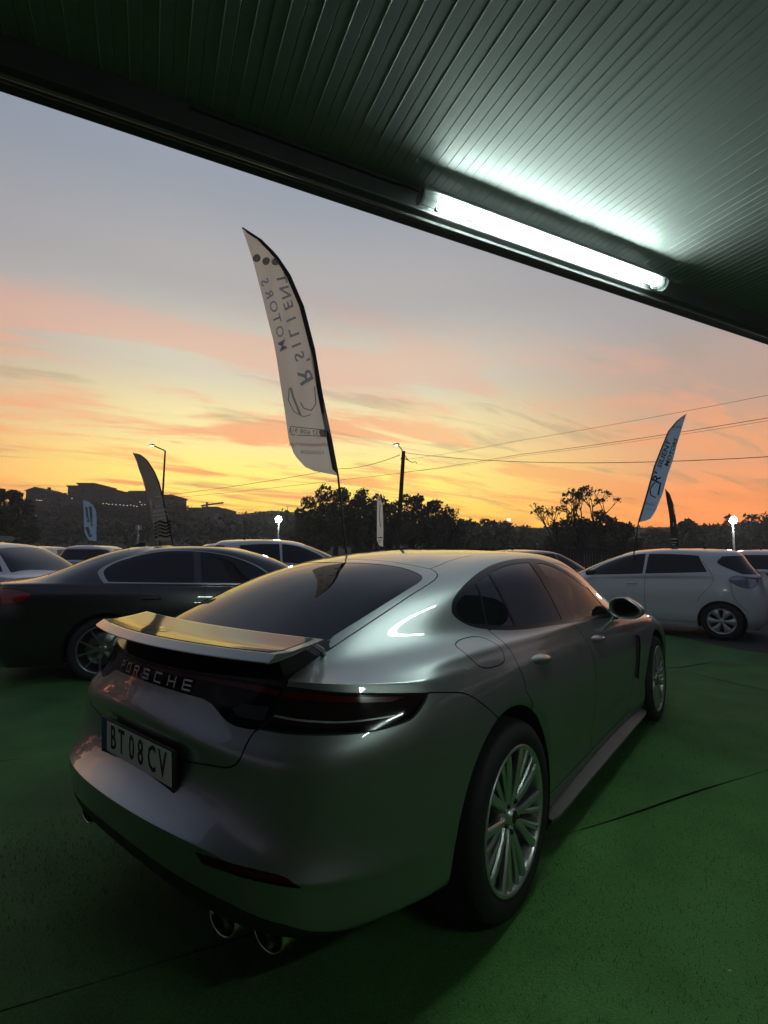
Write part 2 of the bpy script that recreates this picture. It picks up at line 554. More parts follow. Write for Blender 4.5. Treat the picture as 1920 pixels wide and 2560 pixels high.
class Body:
    """a surface whose faces get labels by cutting along outlines"""
    def __init__(s, S):
        s.S = S
        s.A, s.F = to_mesh(S)
        s.lab = np.zeros(len(s.F), int)
        s.names = ['body']

    def id(s, name):
        if name not in s.names: s.names.append(name)
        return s.names.index(name)

    def field(s, A, poly, closed, margin=.06):
        """signed (closed) or plain distance to an outline in surface parameters"""
        poly = np.asarray(poly)
        Q = pos_at(s.S, poly)
        d = np.full(len(A), 1.)
        lo = Q.min(0) - margin; hi = Q.max(0) + margin
        lo_uv = poly.min(0) - 1.5; hi_uv = poly.max(0) + 1.5
        sel = np.all((A[:, :3] > lo) & (A[:, :3] < hi), 1) & np.all((A[:, 6:8] > lo_uv) & (A[:, 6:8] < hi_uv), 1)
        idx = np.where(sel)[0]
        if closed:
            ins = inside(A[:, 6:8], poly)
            # edges lying beyond the centre plane do not count
            c = [i for i in range(len(poly)) if not (poly[i][0] < 0 and poly[(i + 1) % len(poly)][0] < 0)]
            best = np.full(len(idx), 9.)
            for i in c:
                best = np.minimum(best, seg_dist(A[idx, :3], Q[[i, (i + 1) % len(poly)]], False))
            d[idx] = best
            d = np.where(ins, -d, d)
        else:
            d[idx] = seg_dist(A[idx, :3], Q, False)
        return d

    def refine(s, u0, u1, v0, v1, times=1):
        """split the triangles of a patch so that narrow outlines come out clean"""
        for _ in range(times):
            c = s.A[s.F][:, :, 6:8].mean(1)
            m = (c[:, 0] > u0) & (c[:, 0] < u1) & (c[:, 1] > v0) & (c[:, 1] < v1)
            T = s.F[m]
            if not len(T): return
            e = np.sort(np.concatenate([T[:, [0, 1]], T[:, [1, 2]], T[:, [2, 0]]]), 1).astype(np.int64)
            n = len(s.A) + 1
            uq, inv = np.unique(e[:, 0] * n + e[:, 1], return_inverse=True)
            a, b = (uq // n).astype(int), (uq % n).astype(int)
            mid = len(s.A) + inv.reshape(3, -1)
            s.A = np.concatenate([s.A, (s.A[a] + s.A[b]) / 2])
            p, q, r = mid
            NF = np.concatenate([np.stack([T[:, 0], p, r], 1), np.stack([p, T[:, 1], q], 1), np.stack([r, q, T[:, 2]], 1), np.stack([p, q, r], 1)])
            lab = s.lab[m]
            s.F = np.concatenate([s.F[~m], NF]); s.lab = np.concatenate([s.lab[~m], lab, lab, lab, lab])

    def cutf(s, fn):
        s.A, s.F, s.lab = cut(s.A, s.F, s.lab, fn(s.A))

    @staticmethod
    def dense(poly, closed):
        poly = [np.asarray(q, float) for q in poly]
        out = []
        for i in range(len(poly) if closed else len(poly) - 1):
            a, b = poly[i], poly[(i + 1) % len(poly)]
            k = max(1, int(math.ceil(np.abs(b - a).max() / .15))) if max(a[0], b[0]) > 0 else 1
            out += [a + (b - a) * j / k for j in range(k)]
        if not closed: out.append(poly[-1])
        return np.array(out)

    def region(s, name, poly, over=('body',), gap=0.0, gapname='gap'):
        poly = s.dense(poly, True)
        ov = [s.id(n) for n in over]; me = s.id(name); gp = s.id(gapname)
        for w in ((gap, -gap) if gap else (0.,)):
            s.cutf(lambda A: s.field(A, poly, True) - w)
        cen = s.A[s.F].mean(1)
        d = s.field(cen, poly, True)
        m = np.isin(s.lab, ov)
        s.lab[m & (d < -gap)] = me
        if gap: s.lab[m & (np.abs(d) <= gap)] = gp

    def seam(s, poly, over=('body',), gap=.0025, gapname='gap'):
        poly = s.dense(poly, False)
        ov = [s.id(n) for n in over]; gp = s.id(gapname)

        def sgn(A):
            d = s.field(A, poly, False)
            return np.where(d < .05, d * side_of(A[:, 6:8], poly), 1.)
        s.cutf(sgn)
        s.cutf(lambda A: s.field(A, poly, False) - gap)
        d = s.field(s.A[s.F].mean(1), poly, False)
        s.lab[np.isin(s.lab, ov) & (d <= gap)] = gp

    def drop(s, fn):
        """remove faces where fn < 0"""
        s.cutf(fn)
        k = fn(s.A[s.F].mean(1)) >= 0
        s.F = s.F[k]; s.lab = s.lab[k]

    def part(s, name, sides='both', offset=0.0):
        """arrays V, F, N of one label"""
        F = s.F[s.lab == s.id(name)]
        if len(F) == 0: return None
        used, inv = np.unique(F, return_inverse=True)
        F = inv.reshape(-1, 3); A = s.A[used]
        V = A[:, :3] + A[:, 3:6] * offset; Nn = A[:, 3:6]
        Vm = V * [-1, 1, 1]; Nm = Nn * [-1, 1, 1]; Fm = F[:, ::-1]
        if sides == 'right': return V, F, Nn
        if sides == 'left': return Vm, Fm, Nm
        return np.concatenate([V, Vm]), np.concatenate([F, Fm + len(V)]), np.concatenate([Nn, Nm])

    def emit(s, label, name, material, parent, sides='both', offset=0.0):
        r = s.part(label, sides, offset)
        if r is None: return None
        V, F, Nn = r
        return pymesh(name, V, F, material, parent, normals=Nn)


# ---- the silver hatchback coupe: columns run 0 rear centre, 1-4 round the corner, 5 behind the arch, 6 rear axle, 7, 8 B pillar, 9, 10 front axle, 11, 12 front centre
HERO = [
    [(0, -1.035, .335), (.3, -1.015, .335), (.56, -.97, .345), (.74, -.865, .345), (.85, -.63, .33), (.895, -.42, .305), (.92, 0, .22), (.895, .45, .17), (.875, 1.2, .165), (.875, 2.1, .165), (.90, 2.95, .18), (.72, 3.6, .2), (0, 3.80, .2)],
    [(0, -1.10, .40), (.3, -1.085, .385), (.57, -1.035, .36), (.775, -.92, .35), (.89, -.665, .35), (.93, -.43, .335), (.955, 0, .33), (.925, .45, .26), (.905, 1.2, .245), (.905, 2.1, .245), (.945, 2.95, .3), (.8, 3.62, .32), (0, 3.86, .32)],
    [(0, -1.15, .535), (.3, -1.128, .52), (.56, -1.06, .495), (.775, -.945, .455), (.897, -.67, .43), (.945, -.43, .43), (.965, 0, .45), (.928, .45, .38), (.908, 1.2, .36), (.91, 2.1, .36), (.955, 2.95, .42), (.83, 3.65, .45), (0, 3.87, .45)],
    [(0, -1.165, .592), (.3, -1.14, .58), (.56, -1.073, .552), (.78, -.955, .505), (.902, -.675, .485), (.95, -.43, .49), (.9685, 0, .52), (.94, .45, .48), (.925, 1.2, .46), (.925, 2.1, .46), (.96, 2.95, .5), (.84, 3.65, .52), (0, 3.87, .52)],
    [(0, -1.108, .618), (.3, -1.083, .610), (.56, -1.035, .605), (.77, -.925, .575), (.9, -.665, .565), (.952, -.43, .565), (.969, 0, .59), (.95, .45, .57), (.936, 1.2, .56), (.936, 2.1, .56), (.963, 2.95, .6), (.84, 3.64, .6), (0, 3.865, .6)],
    [(0, -1.044, .685), (.3, -1.034, .682), (.56, -1.012, .69), (.768, -.915, .68), (.898, -.66, .67), (.95, -.43, .67), (.9685, 0, .69), (.955, .45, .68), (.945, 1.2, .67), (.945, 2.1, .67), (.962, 2.95, .70), (.83, 3.62, .68), (0, 3.855, .68)],
    [(0, -1.056, .775), (.3, -1.044, .77), (.56, -1.01, .765), (.768, -.908, .762), (.897, -.655, .765), (.945, -.43, .76), (.965, 0, .775), (.952, .45, .77), (.945, 1.2, .76), (.945, 2.1, .76), (.955, 2.95, .78), (.8, 3.58, .75), (0, 3.835, .72)],
    [(0, -1.085, .838), (.3, -1.06, .825), (.56, -1.0, .815), (.765, -.895, .818), (.893, -.645, .835), (.935, -.43, .835), (.955, 0, .845), (.945, .45, .84), (.935, 1.2, .83), (.935, 2.1, .83), (.94, 2.95, .845), (.74, 3.5, .80), (0, 3.78, .755)],
    [(0, -1.05, .910), (.3, -1.015, .893), (.56, -.952, .876), (.75, -.855, .878), (.882, -.615, .9), (.918, -.43, .905), (.94, 0, .918), (.93, .45, .91), (.92, 1.2, .90), (.915, 2.1, .89), (.91, 2.95, .885), (.68, 3.35, .845), (0, 3.66, .80)],
    [(0, -1.025, 1.003), (.3, -.985, 1.002), (.575, -.893, 1.002), (.742, -.772, .994), (.853, -.566, .98), (.888, -.42, .976), (.904, 0, .98), (.90, .45, .97), (.895, 1.2, .96), (.885, 2.1, .94), (.855, 2.95, .915), (.6, 3.15, .885), (0, 3.45, .85)],
    [(0, -.93, 1.015), (.3, -.89, 1.015), (.53, -.80, 1.018), (.675, -.675, 1.022), (.79, -.475, 1.028), (.837, -.33, 1.032), (.865, 0, 1.03), (.875, .45, 1.018), (.873, 1.2, 1.012), (.855, 2.1, .985), (.76, 2.8, .955), (.5, 2.88, .945), (0, 3.0, .945)],
    [(0, -.78, 1.075), (.3, -.755, 1.075), (.525, -.68, 1.078), (.630, -.54, 1.080), (.718, -.33, 1.080), (.750, -.17, 1.078), (.81, .1, 1.066), (.843, .5, 1.05), (.848, 1.2, 1.045), (.832, 2.02, 1.012), (.70, 2.47, 1.0), (.4, 2.53, 1.005), (0, 2.57, 1.01)],
    [(0, -.39, 1.283), (.23, -.375, 1.275), (.43, -.32, 1.247), (.55, -.25, 1.236), (.640, -.12, 1.228), (.695, .03, 1.224), (.728, .27, 1.22), (.758, .6, 1.22), (.76, 1.2, 1.215), (.735, 1.82, 1.2), (.54, 2.14, 1.2), (.27, 2.2, 1.21), (0, 2.22, 1.215)],
    [(0, .02, 1.375), (.2, .025, 1.37), (.37, .05, 1.353), (.465, .11, 1.337), (.535, .21, 1.333), (.578, .34, 1.342), (.617, .56, 1.36), (.642, .85, 1.378), (.642, 1.2, 1.384), (.60, 1.55, 1.376), (.42, 1.70, 1.374), (.2, 1.75, 1.378), (0, 1.76, 1.38)],
    [(0, .36, 1.42), (.13, .37, 1.417), (.25, .39, 1.410), (.31, .43, 1.404), (.345, .5, 1.404), (.365, .6, 1.41), (.385, .75, 1.418), (.395, .95, 1.425), (.395, 1.15, 1.426), (.36, 1.33, 1.422), (.25, 1.41, 1.42), (.12, 1.44, 1.421), (0, 1.45, 1.422)],
    [(0, .62, 1.436), (0, .64, 1.436), (0, .66, 1.436), (0, .69, 1.437), (0, .73, 1.438), (0, .78, 1.438), (0, .86, 1.439), (0, .95, 1.439), (0, 1.03, 1.438), (0, 1.1, 1.438), (0, 1.15, 1.437), (0, 1.18, 1.437), (0, 1.2, 1.437)],
]
HERO_CREASE = ((3, (.15, .15, .16, .2, .33, .45, .45, .45, .45, .45, .45, .45, .45)), (9, (.14, .14, .14, .16, .25, .42, .45, .45, .45, .45, .45, .45, .45)))
#SURF-END
# outlines on the body surface (surface parameters u, v)
OUT = {
    'dlo': [(4.808, 15.678), (4.786, 15.737), (4.769, 15.802), (4.764, 15.869), (4.775, 15.934), (4.798, 16), (4.828, 16.07), (4.866, 16.145), (4.911, 16.223), (4.967, 16.307), (5.034, 16.396), (5.113, 16.491), (5.207, 16.584), (5.319, 16.677), (5.448, 16.767), (5.586, 16.847), (5.725, 16.909), (5.869, 16.958), (6.033, 16.999), (6.232, 17.035), (6.45, 17.063), (6.668, 17.079), (6.886, 17.081), (7.103, 17.074), (7.299, 17.059), (7.461, 17.038), (7.594, 17.006), (7.717, 16.963), (7.831, 16.907), (7.933, 16.843), (8.031, 16.772), (8.127, 16.694), (8.22, 16.609), (8.309, 16.521), (8.394, 16.424), (8.475, 16.323), (8.55, 16.226), (8.619, 16.13), (8.681, 16.038), (8.725, 15.974), (8.712, 15.931), (8.699, 15.868), (8.693, 15.785), (8.699, 15.673), (8.712, 15.535), (8.726, 15.393), (8.742, 15.243), (8.755, 15.072), (8.756, 14.886), (8.745, 14.714), (8.731, 14.561), (8.717, 14.4), (8.693, 13.855), (8.698, 13.42), (8.706, 13.152), (8.587, 13.274), (8.424, 13.442), (8.256, 13.618), (8.087, 13.798), (7.914, 14.025), (7.756, 14.295), (7.611, 14.486), (7.471, 14.614), (7.333, 14.7), (7.199, 14.753), (7.067, 14.79), (6.932, 14.825), (6.792, 14.855), (6.648, 14.883), (6.501, 14.912), (6.348, 14.94), (6.193, 14.972), (6.05, 15.003), (5.928, 15.032), (5.819, 15.064), (5.713, 15.099), (5.606, 15.138), (5.501, 15.181), (5.398, 15.229), (5.296, 15.283), (5.194, 15.341), (5.101, 15.396), (5.023, 15.444), (4.957, 15.489), (4.902, 15.535), (4.861, 15.58), (4.831, 15.626)],
    'pane_q': [(4.978, 15.672), (4.966, 15.725), (4.971, 15.778), (4.995, 15.838), (5.043, 15.915), (5.108, 16.002), (5.174, 16.084), (5.244, 16.161), (5.317, 16.232), (5.369, 16.282), (5.434, 16.204), (5.521, 16.098), (5.599, 15.987), (5.655, 15.879), (5.701, 15.764), (5.743, 15.643), (5.787, 15.496), (5.825, 15.333), (5.847, 15.21), (5.78, 15.216), (5.684, 15.225), (5.588, 15.243), (5.501, 15.271), (5.412, 15.307), (5.327, 15.348), (5.249, 15.396), (5.175, 15.449), (5.11, 15.503), (5.054, 15.559), (5.009, 15.616)],
    'pane_d': [(5.419, 16.368), (5.502, 16.43), (5.62, 16.517), (5.709, 16.582), (5.841, 16.418), (6.02, 16.213), (6.174, 16.028), (6.283, 15.865), (6.366, 15.706), (6.431, 15.553), (6.485, 15.394), (6.529, 15.229), (6.556, 15.097), (6.476, 15.104), (6.36, 15.112), (6.243, 15.125), (6.123, 15.147), (6.002, 15.173), (5.917, 15.19), (5.89, 15.32), (5.846, 15.489), (5.797, 15.641), (5.755, 15.76), (5.712, 15.871), (5.659, 15.984), (5.581, 16.118), (5.489, 16.26)],
    'pane_r': [(5.8, 16.641), (5.902, 16.688), (6.056, 16.754), (6.223, 16.808), (6.39, 16.839), (6.564, 16.858), (6.733, 16.867), (6.905, 16.866), (7.07, 16.857), (7.184, 16.851), (7.228, 16.688), (7.312, 16.485), (7.395, 16.287), (7.46, 16.096), (7.511, 15.898), (7.545, 15.695), (7.568, 15.456), (7.581, 15.172), (7.586, 14.897), (7.479, 14.917), (7.325, 14.943), (7.162, 14.978), (6.973, 15.025), (6.765, 15.067), (6.612, 15.087), (6.585, 15.228), (6.541, 15.404), (6.484, 15.573), (6.41, 15.735), (6.313, 15.905), (6.197, 16.076), (6.055, 16.267), (5.905, 16.475)],
    'pane_f': [(7.476, 16.807), (7.56, 16.793), (7.681, 16.771), (7.801, 16.732), (7.91, 16.674), (8.017, 16.602), (8.119, 16.521), (8.214, 16.429), (8.306, 16.329), (8.39, 16.231), (8.466, 16.131), (8.534, 16.032), (8.6, 15.949), (8.669, 15.898), (8.738, 15.863), (8.796, 15.803), (8.828, 15.691), (8.843, 15.548), (8.85, 15.406), (8.854, 15.269), (8.85, 15.123), (8.834, 14.98), (8.803, 14.853), (8.766, 14.75), (8.741, 14.666), (8.59, 14.664), (8.402, 14.66), (8.229, 14.674), (8.06, 14.72), (7.895, 14.777), (7.781, 14.821), (7.774, 15.086), (7.758, 15.346), (7.736, 15.573), (7.71, 15.785), (7.673, 16.003), (7.623, 16.21), (7.56, 16.42), (7.5, 16.635)],
    'hatchR': [(0.066, 16.967), (0.224, 16.967), (0.439, 16.971), (0.671, 16.977), (0.914, 16.985), (1.168, 17.001), (1.413, 17.014), (1.656, 17.017), (1.906, 17.014), (2.147, 17.009), (2.369, 17.003), (2.575, 16.992), (2.757, 16.978), (2.903, 16.964), (3.018, 16.949), (3.126, 16.928), (3.238, 16.901), (3.342, 16.869), (3.437, 16.829), (3.524, 16.78), (3.6, 16.726), (3.657, 16.672), (3.69, 16.623), (3.705, 16.576), (3.707, 16.524), (3.701, 16.474), (3.683, 16.42), (3.642, 16.345), (3.573, 16.248), (3.483, 16.138), (3.384, 16.021), (3.274, 15.895), (3.153, 15.766), (3.034, 15.647), (2.919, 15.539), (2.807, 15.435), (2.699, 15.333), (2.587, 15.225), (2.482, 15.115), (2.405, 15.021), (2.364, 14.961), (2.344, 14.925), (2.323, 14.889), (2.297, 14.853), (2.271, 14.819), (2.238, 14.755), (2.195, 14.632), (2.152, 14.439), (2.125, 14.199), (2.108, 13.947), (2.091, 13.697), (2.083, 13.418), (2.087, 13.026), (2.095, 11.534), (2.09, 11.278)],
    'glass': [(0.511, 16.725), (0.627, 16.739), (0.788, 16.761), (0.954, 16.782), (1.113, 16.798), (1.278, 16.813), (1.45, 16.825), (1.636, 16.833), (1.835, 16.837), (2.039, 16.832), (2.251, 16.812), (2.468, 16.781), (2.665, 16.745), (2.826, 16.709), (2.955, 16.67), (3.06, 16.632), (3.139, 16.596), (3.196, 16.562), (3.238, 16.523), (3.27, 16.479), (3.288, 16.431), (3.283, 16.369), (3.251, 16.297), (3.197, 16.215), (3.126, 16.115), (3.031, 15.991), (2.912, 15.861), (2.791, 15.743), (2.676, 15.638), (2.564, 15.538), (2.456, 15.442), (2.343, 15.341), (2.238, 15.239), (2.169, 15.159), (2.149, 15.112), (2.155, 15.09), (2.163, 15.076), (2.129, 15.066), (2.08, 15.051), (2.013, 15.036), (1.914, 15.02), (1.803, 15.002), (1.726, 14.987)],
    'barR': [(0.798, 11.302), (0.989, 11.307), (1.241, 11.29), (1.456, 11.258), (1.604, 11.229), (1.725, 11.203), (1.835, 11.171), (1.944, 11.126), (2.041, 11.077), (2.11, 11.043)],
    'darklow': [(0.374, 10.299), (0.503, 10.308), (0.673, 10.315), (0.816, 10.317), (0.911, 10.318), (0.988, 10.318), (1.057, 10.306), (1.134, 10.275), (1.205, 10.235), (1.245, 10.209), (1.221, 10.218), (1.165, 10.24), (1.139, 10.243), (1.175, 10.211), (1.242, 10.161), (1.308, 10.106), (1.36, 10.046), (1.412, 9.98), (1.468, 9.92), (1.526, 9.872), (1.588, 9.834), (1.658, 9.812), (1.751, 9.811), (1.853, 9.822), (1.933, 9.837), (1.977, 9.858), (1.997, 9.885), (2.01, 9.904)],
    'lidcut': [(2.01, 9.904), (1.991, 9.87), (1.966, 9.818), (1.947, 9.735), (1.94, 9.615), (1.941, 9.451), (1.943, 9.264), (1.945, 9.039), (1.942, 8.774), (1.927, 8.533), (1.908, 8.377), (1.89, 8.274), (1.862, 8.179), (1.823, 8.07), (1.775, 7.971), (1.708, 7.894), (1.611, 7.838), (1.494, 7.79), (1.379, 7.738), (1.265, 7.673), (1.157, 7.617), (1.081, 7.578), (0.988, 7.546), (0.858, 7.499), (0.762, 7.463)],
    'lamp': [(2.116, 11.091), (2.262, 11.082), (2.477, 11.06), (2.693, 11.031), (2.88, 11.002), (3.06, 10.977), (3.244, 10.948), (3.462, 10.912), (3.707, 10.864), (3.942, 10.82), (4.14, 10.793), (4.303, 10.777), (4.418, 10.761), (4.385, 10.619), (4.34, 10.434), (4.285, 10.26), (4.222, 10.105), (4.155, 9.953), (4.092, 9.837), (4.041, 9.769), (3.988, 9.731), (3.913, 9.705), (3.806, 9.682), (3.686, 9.668), (3.567, 9.672), (3.449, 9.697), (3.328, 9.735), (3.207, 9.775), (3.086, 9.812), (2.959, 9.842), (2.827, 9.867), (2.684, 9.885), (2.535, 9.893), (2.39, 9.896), (2.243, 9.9), (2.105, 9.904), (2.01, 9.904)],
    'bumpseam': [(4.418, 10.761), (4.427, 10.776), (4.447, 10.793), (4.529, 10.784), (4.714, 10.703), (4.919, 10.528), (5.062, 10.345), (5.137, 10.217), (5.185, 10.121), (5.228, 10.002), (5.273, 9.864), (5.314, 9.716), (5.355, 9.562), (5.396, 9.403), (5.436, 9.236), (5.479, 9.055), (5.531, 8.826), (5.586, 8.574), (5.626, 8.389)],
    'reardoor': [(5.927, 15.018), (5.955, 14.971), (5.995, 14.897), (6.043, 14.798), (6.1, 14.666), (6.162, 14.465), (6.211, 14.142), (6.238, 13.742), (6.251, 13.349), (6.255, 12.933), (6.254, 12.465), (6.251, 11.996), (6.251, 11.583), (6.251, 11.216), (6.247, 10.87), (6.242, 10.538), (6.242, 10.239), (6.248, 9.99), (6.257, 9.788), (6.265, 9.618), (6.272, 9.464), (6.277, 9.307), (6.278, 9.123), (6.276, 8.93), (6.275, 8.791)],
    'frontdoor': [(7.746, 14.267), (7.753, 13.81), (7.771, 13.325), (7.791, 12.827), (7.807, 12.267), (7.824, 11.7), (7.838, 11.183), (7.848, 10.694), (7.859, 10.288), (7.871, 9.992), (7.883, 9.754), (7.894, 9.551), (7.902, 9.417)],
    'flap': [(5.188, 14.535), (5.192, 14.589), (5.205, 14.643), (5.232, 14.686), (5.276, 14.724), (5.333, 14.755), (5.396, 14.779), (5.467, 14.797), (5.544, 14.808), (5.613, 14.809), (5.666, 14.8), (5.712, 14.78), (5.762, 14.745), (5.823, 14.682), (5.887, 14.591), (5.946, 14.468), (6, 14.295), (6.044, 14.047), (6.074, 13.763), (6.09, 13.476), (6.095, 13.178), (6.093, 12.86), (6.081, 12.508), (6.065, 12.158), (6.049, 11.877), (6.035, 11.667), (6.018, 11.512), (5.995, 11.396), (5.963, 11.323), (5.926, 11.288), (5.887, 11.271), (5.846, 11.265), (5.803, 11.274), (5.762, 11.302), (5.723, 11.345), (5.686, 11.406), (5.653, 11.493), (5.625, 11.6), (5.6, 11.736), (5.576, 11.924), (5.551, 12.187), (5.525, 12.509), (5.497, 12.846), (5.465, 13.184), (5.43, 13.507), (5.389, 13.783), (5.337, 14.019), (5.28, 14.215), (5.231, 14.353), (5.204, 14.434), (5.191, 14.486)],
    'vent': [(9.092, 8.673), (9.129, 8.629), (9.18, 8.553), (9.219, 8.406), (9.237, 8.176), (9.245, 7.888), (9.247, 7.56), (9.245, 7.183), (9.241, 6.796), (9.238, 6.455), (9.236, 6.149), (9.234, 5.81), (9.233, 5.386), (9.235, 4.826), (9.238, 4.289), (9.24, 3.905), (9.188, 4.273), (9.116, 4.76), (9.065, 5.106), (9.071, 5.587), (9.08, 6.067), (9.086, 6.435), (9.083, 6.772), (9.079, 7.138), (9.077, 7.519), (9.078, 7.935), (9.083, 8.363)],
    'fendseam': [(9.128, 11.496), (9.132, 11.13), (9.135, 10.629), (9.132, 10.216), (9.123, 9.933), (9.11, 9.696), (9.096, 9.474), (9.079, 9.221), (9.061, 8.967), (9.05, 8.79)],
    'reflector': [(1.608, 2.589), (1.721, 2.662), (1.88, 2.872), (2.042, 3.276), (2.19, 4.443), (2.327, 4.761), (2.452, 4.884), (2.558, 4.956), (2.653, 4.978), (2.738, 4.9), (2.819, 4.643), (2.886, 3.677), (2.924, 2.909), (2.886, 2.902), (2.827, 2.844), (2.748, 2.803), (2.637, 2.697), (2.499, 2.582), (2.352, 2.452), (2.198, 2.328), (2.038, 2.26), (1.901, 2.209), (1.797, 2.181), (1.718, 2.17), (1.665, 2.165), (1.648, 2.258), (1.625, 2.426)],
    'handle1': [(6.586, 10.493), (7.034, 10.056)],
    'handle2': [(7.979, 9.958), (8.461, 9.261)],
    'letters': [(0, 11), (0, 10.75), (0, 10.5), (0.059, 10.535), (0.312, 10.524), (0.554, 10.53), (0.805, 10.537)],
    'lampin': [(2.116, 11.091), (2.113, 10.924), (2.109, 10.743), (2.105, 10.6), (2.106, 10.472), (2.108, 10.353), (2.103, 10.256), (2.086, 10.191), (2.061, 10.148), (2.04, 10.101), (2.026, 10.035), (2.016, 9.96), (2.01, 9.904)],
    'roofline': [(3.126, 16.928), (3.211, 17.019), (3.353, 17.153), (3.5, 17.27), (3.569, 17.328), (3.604, 17.364), (3.704, 17.415), (3.97, 17.505), (4.37, 17.596), (4.749, 17.657), (5.029, 17.691), (5.244, 17.71), (5.386, 17.723)],
}

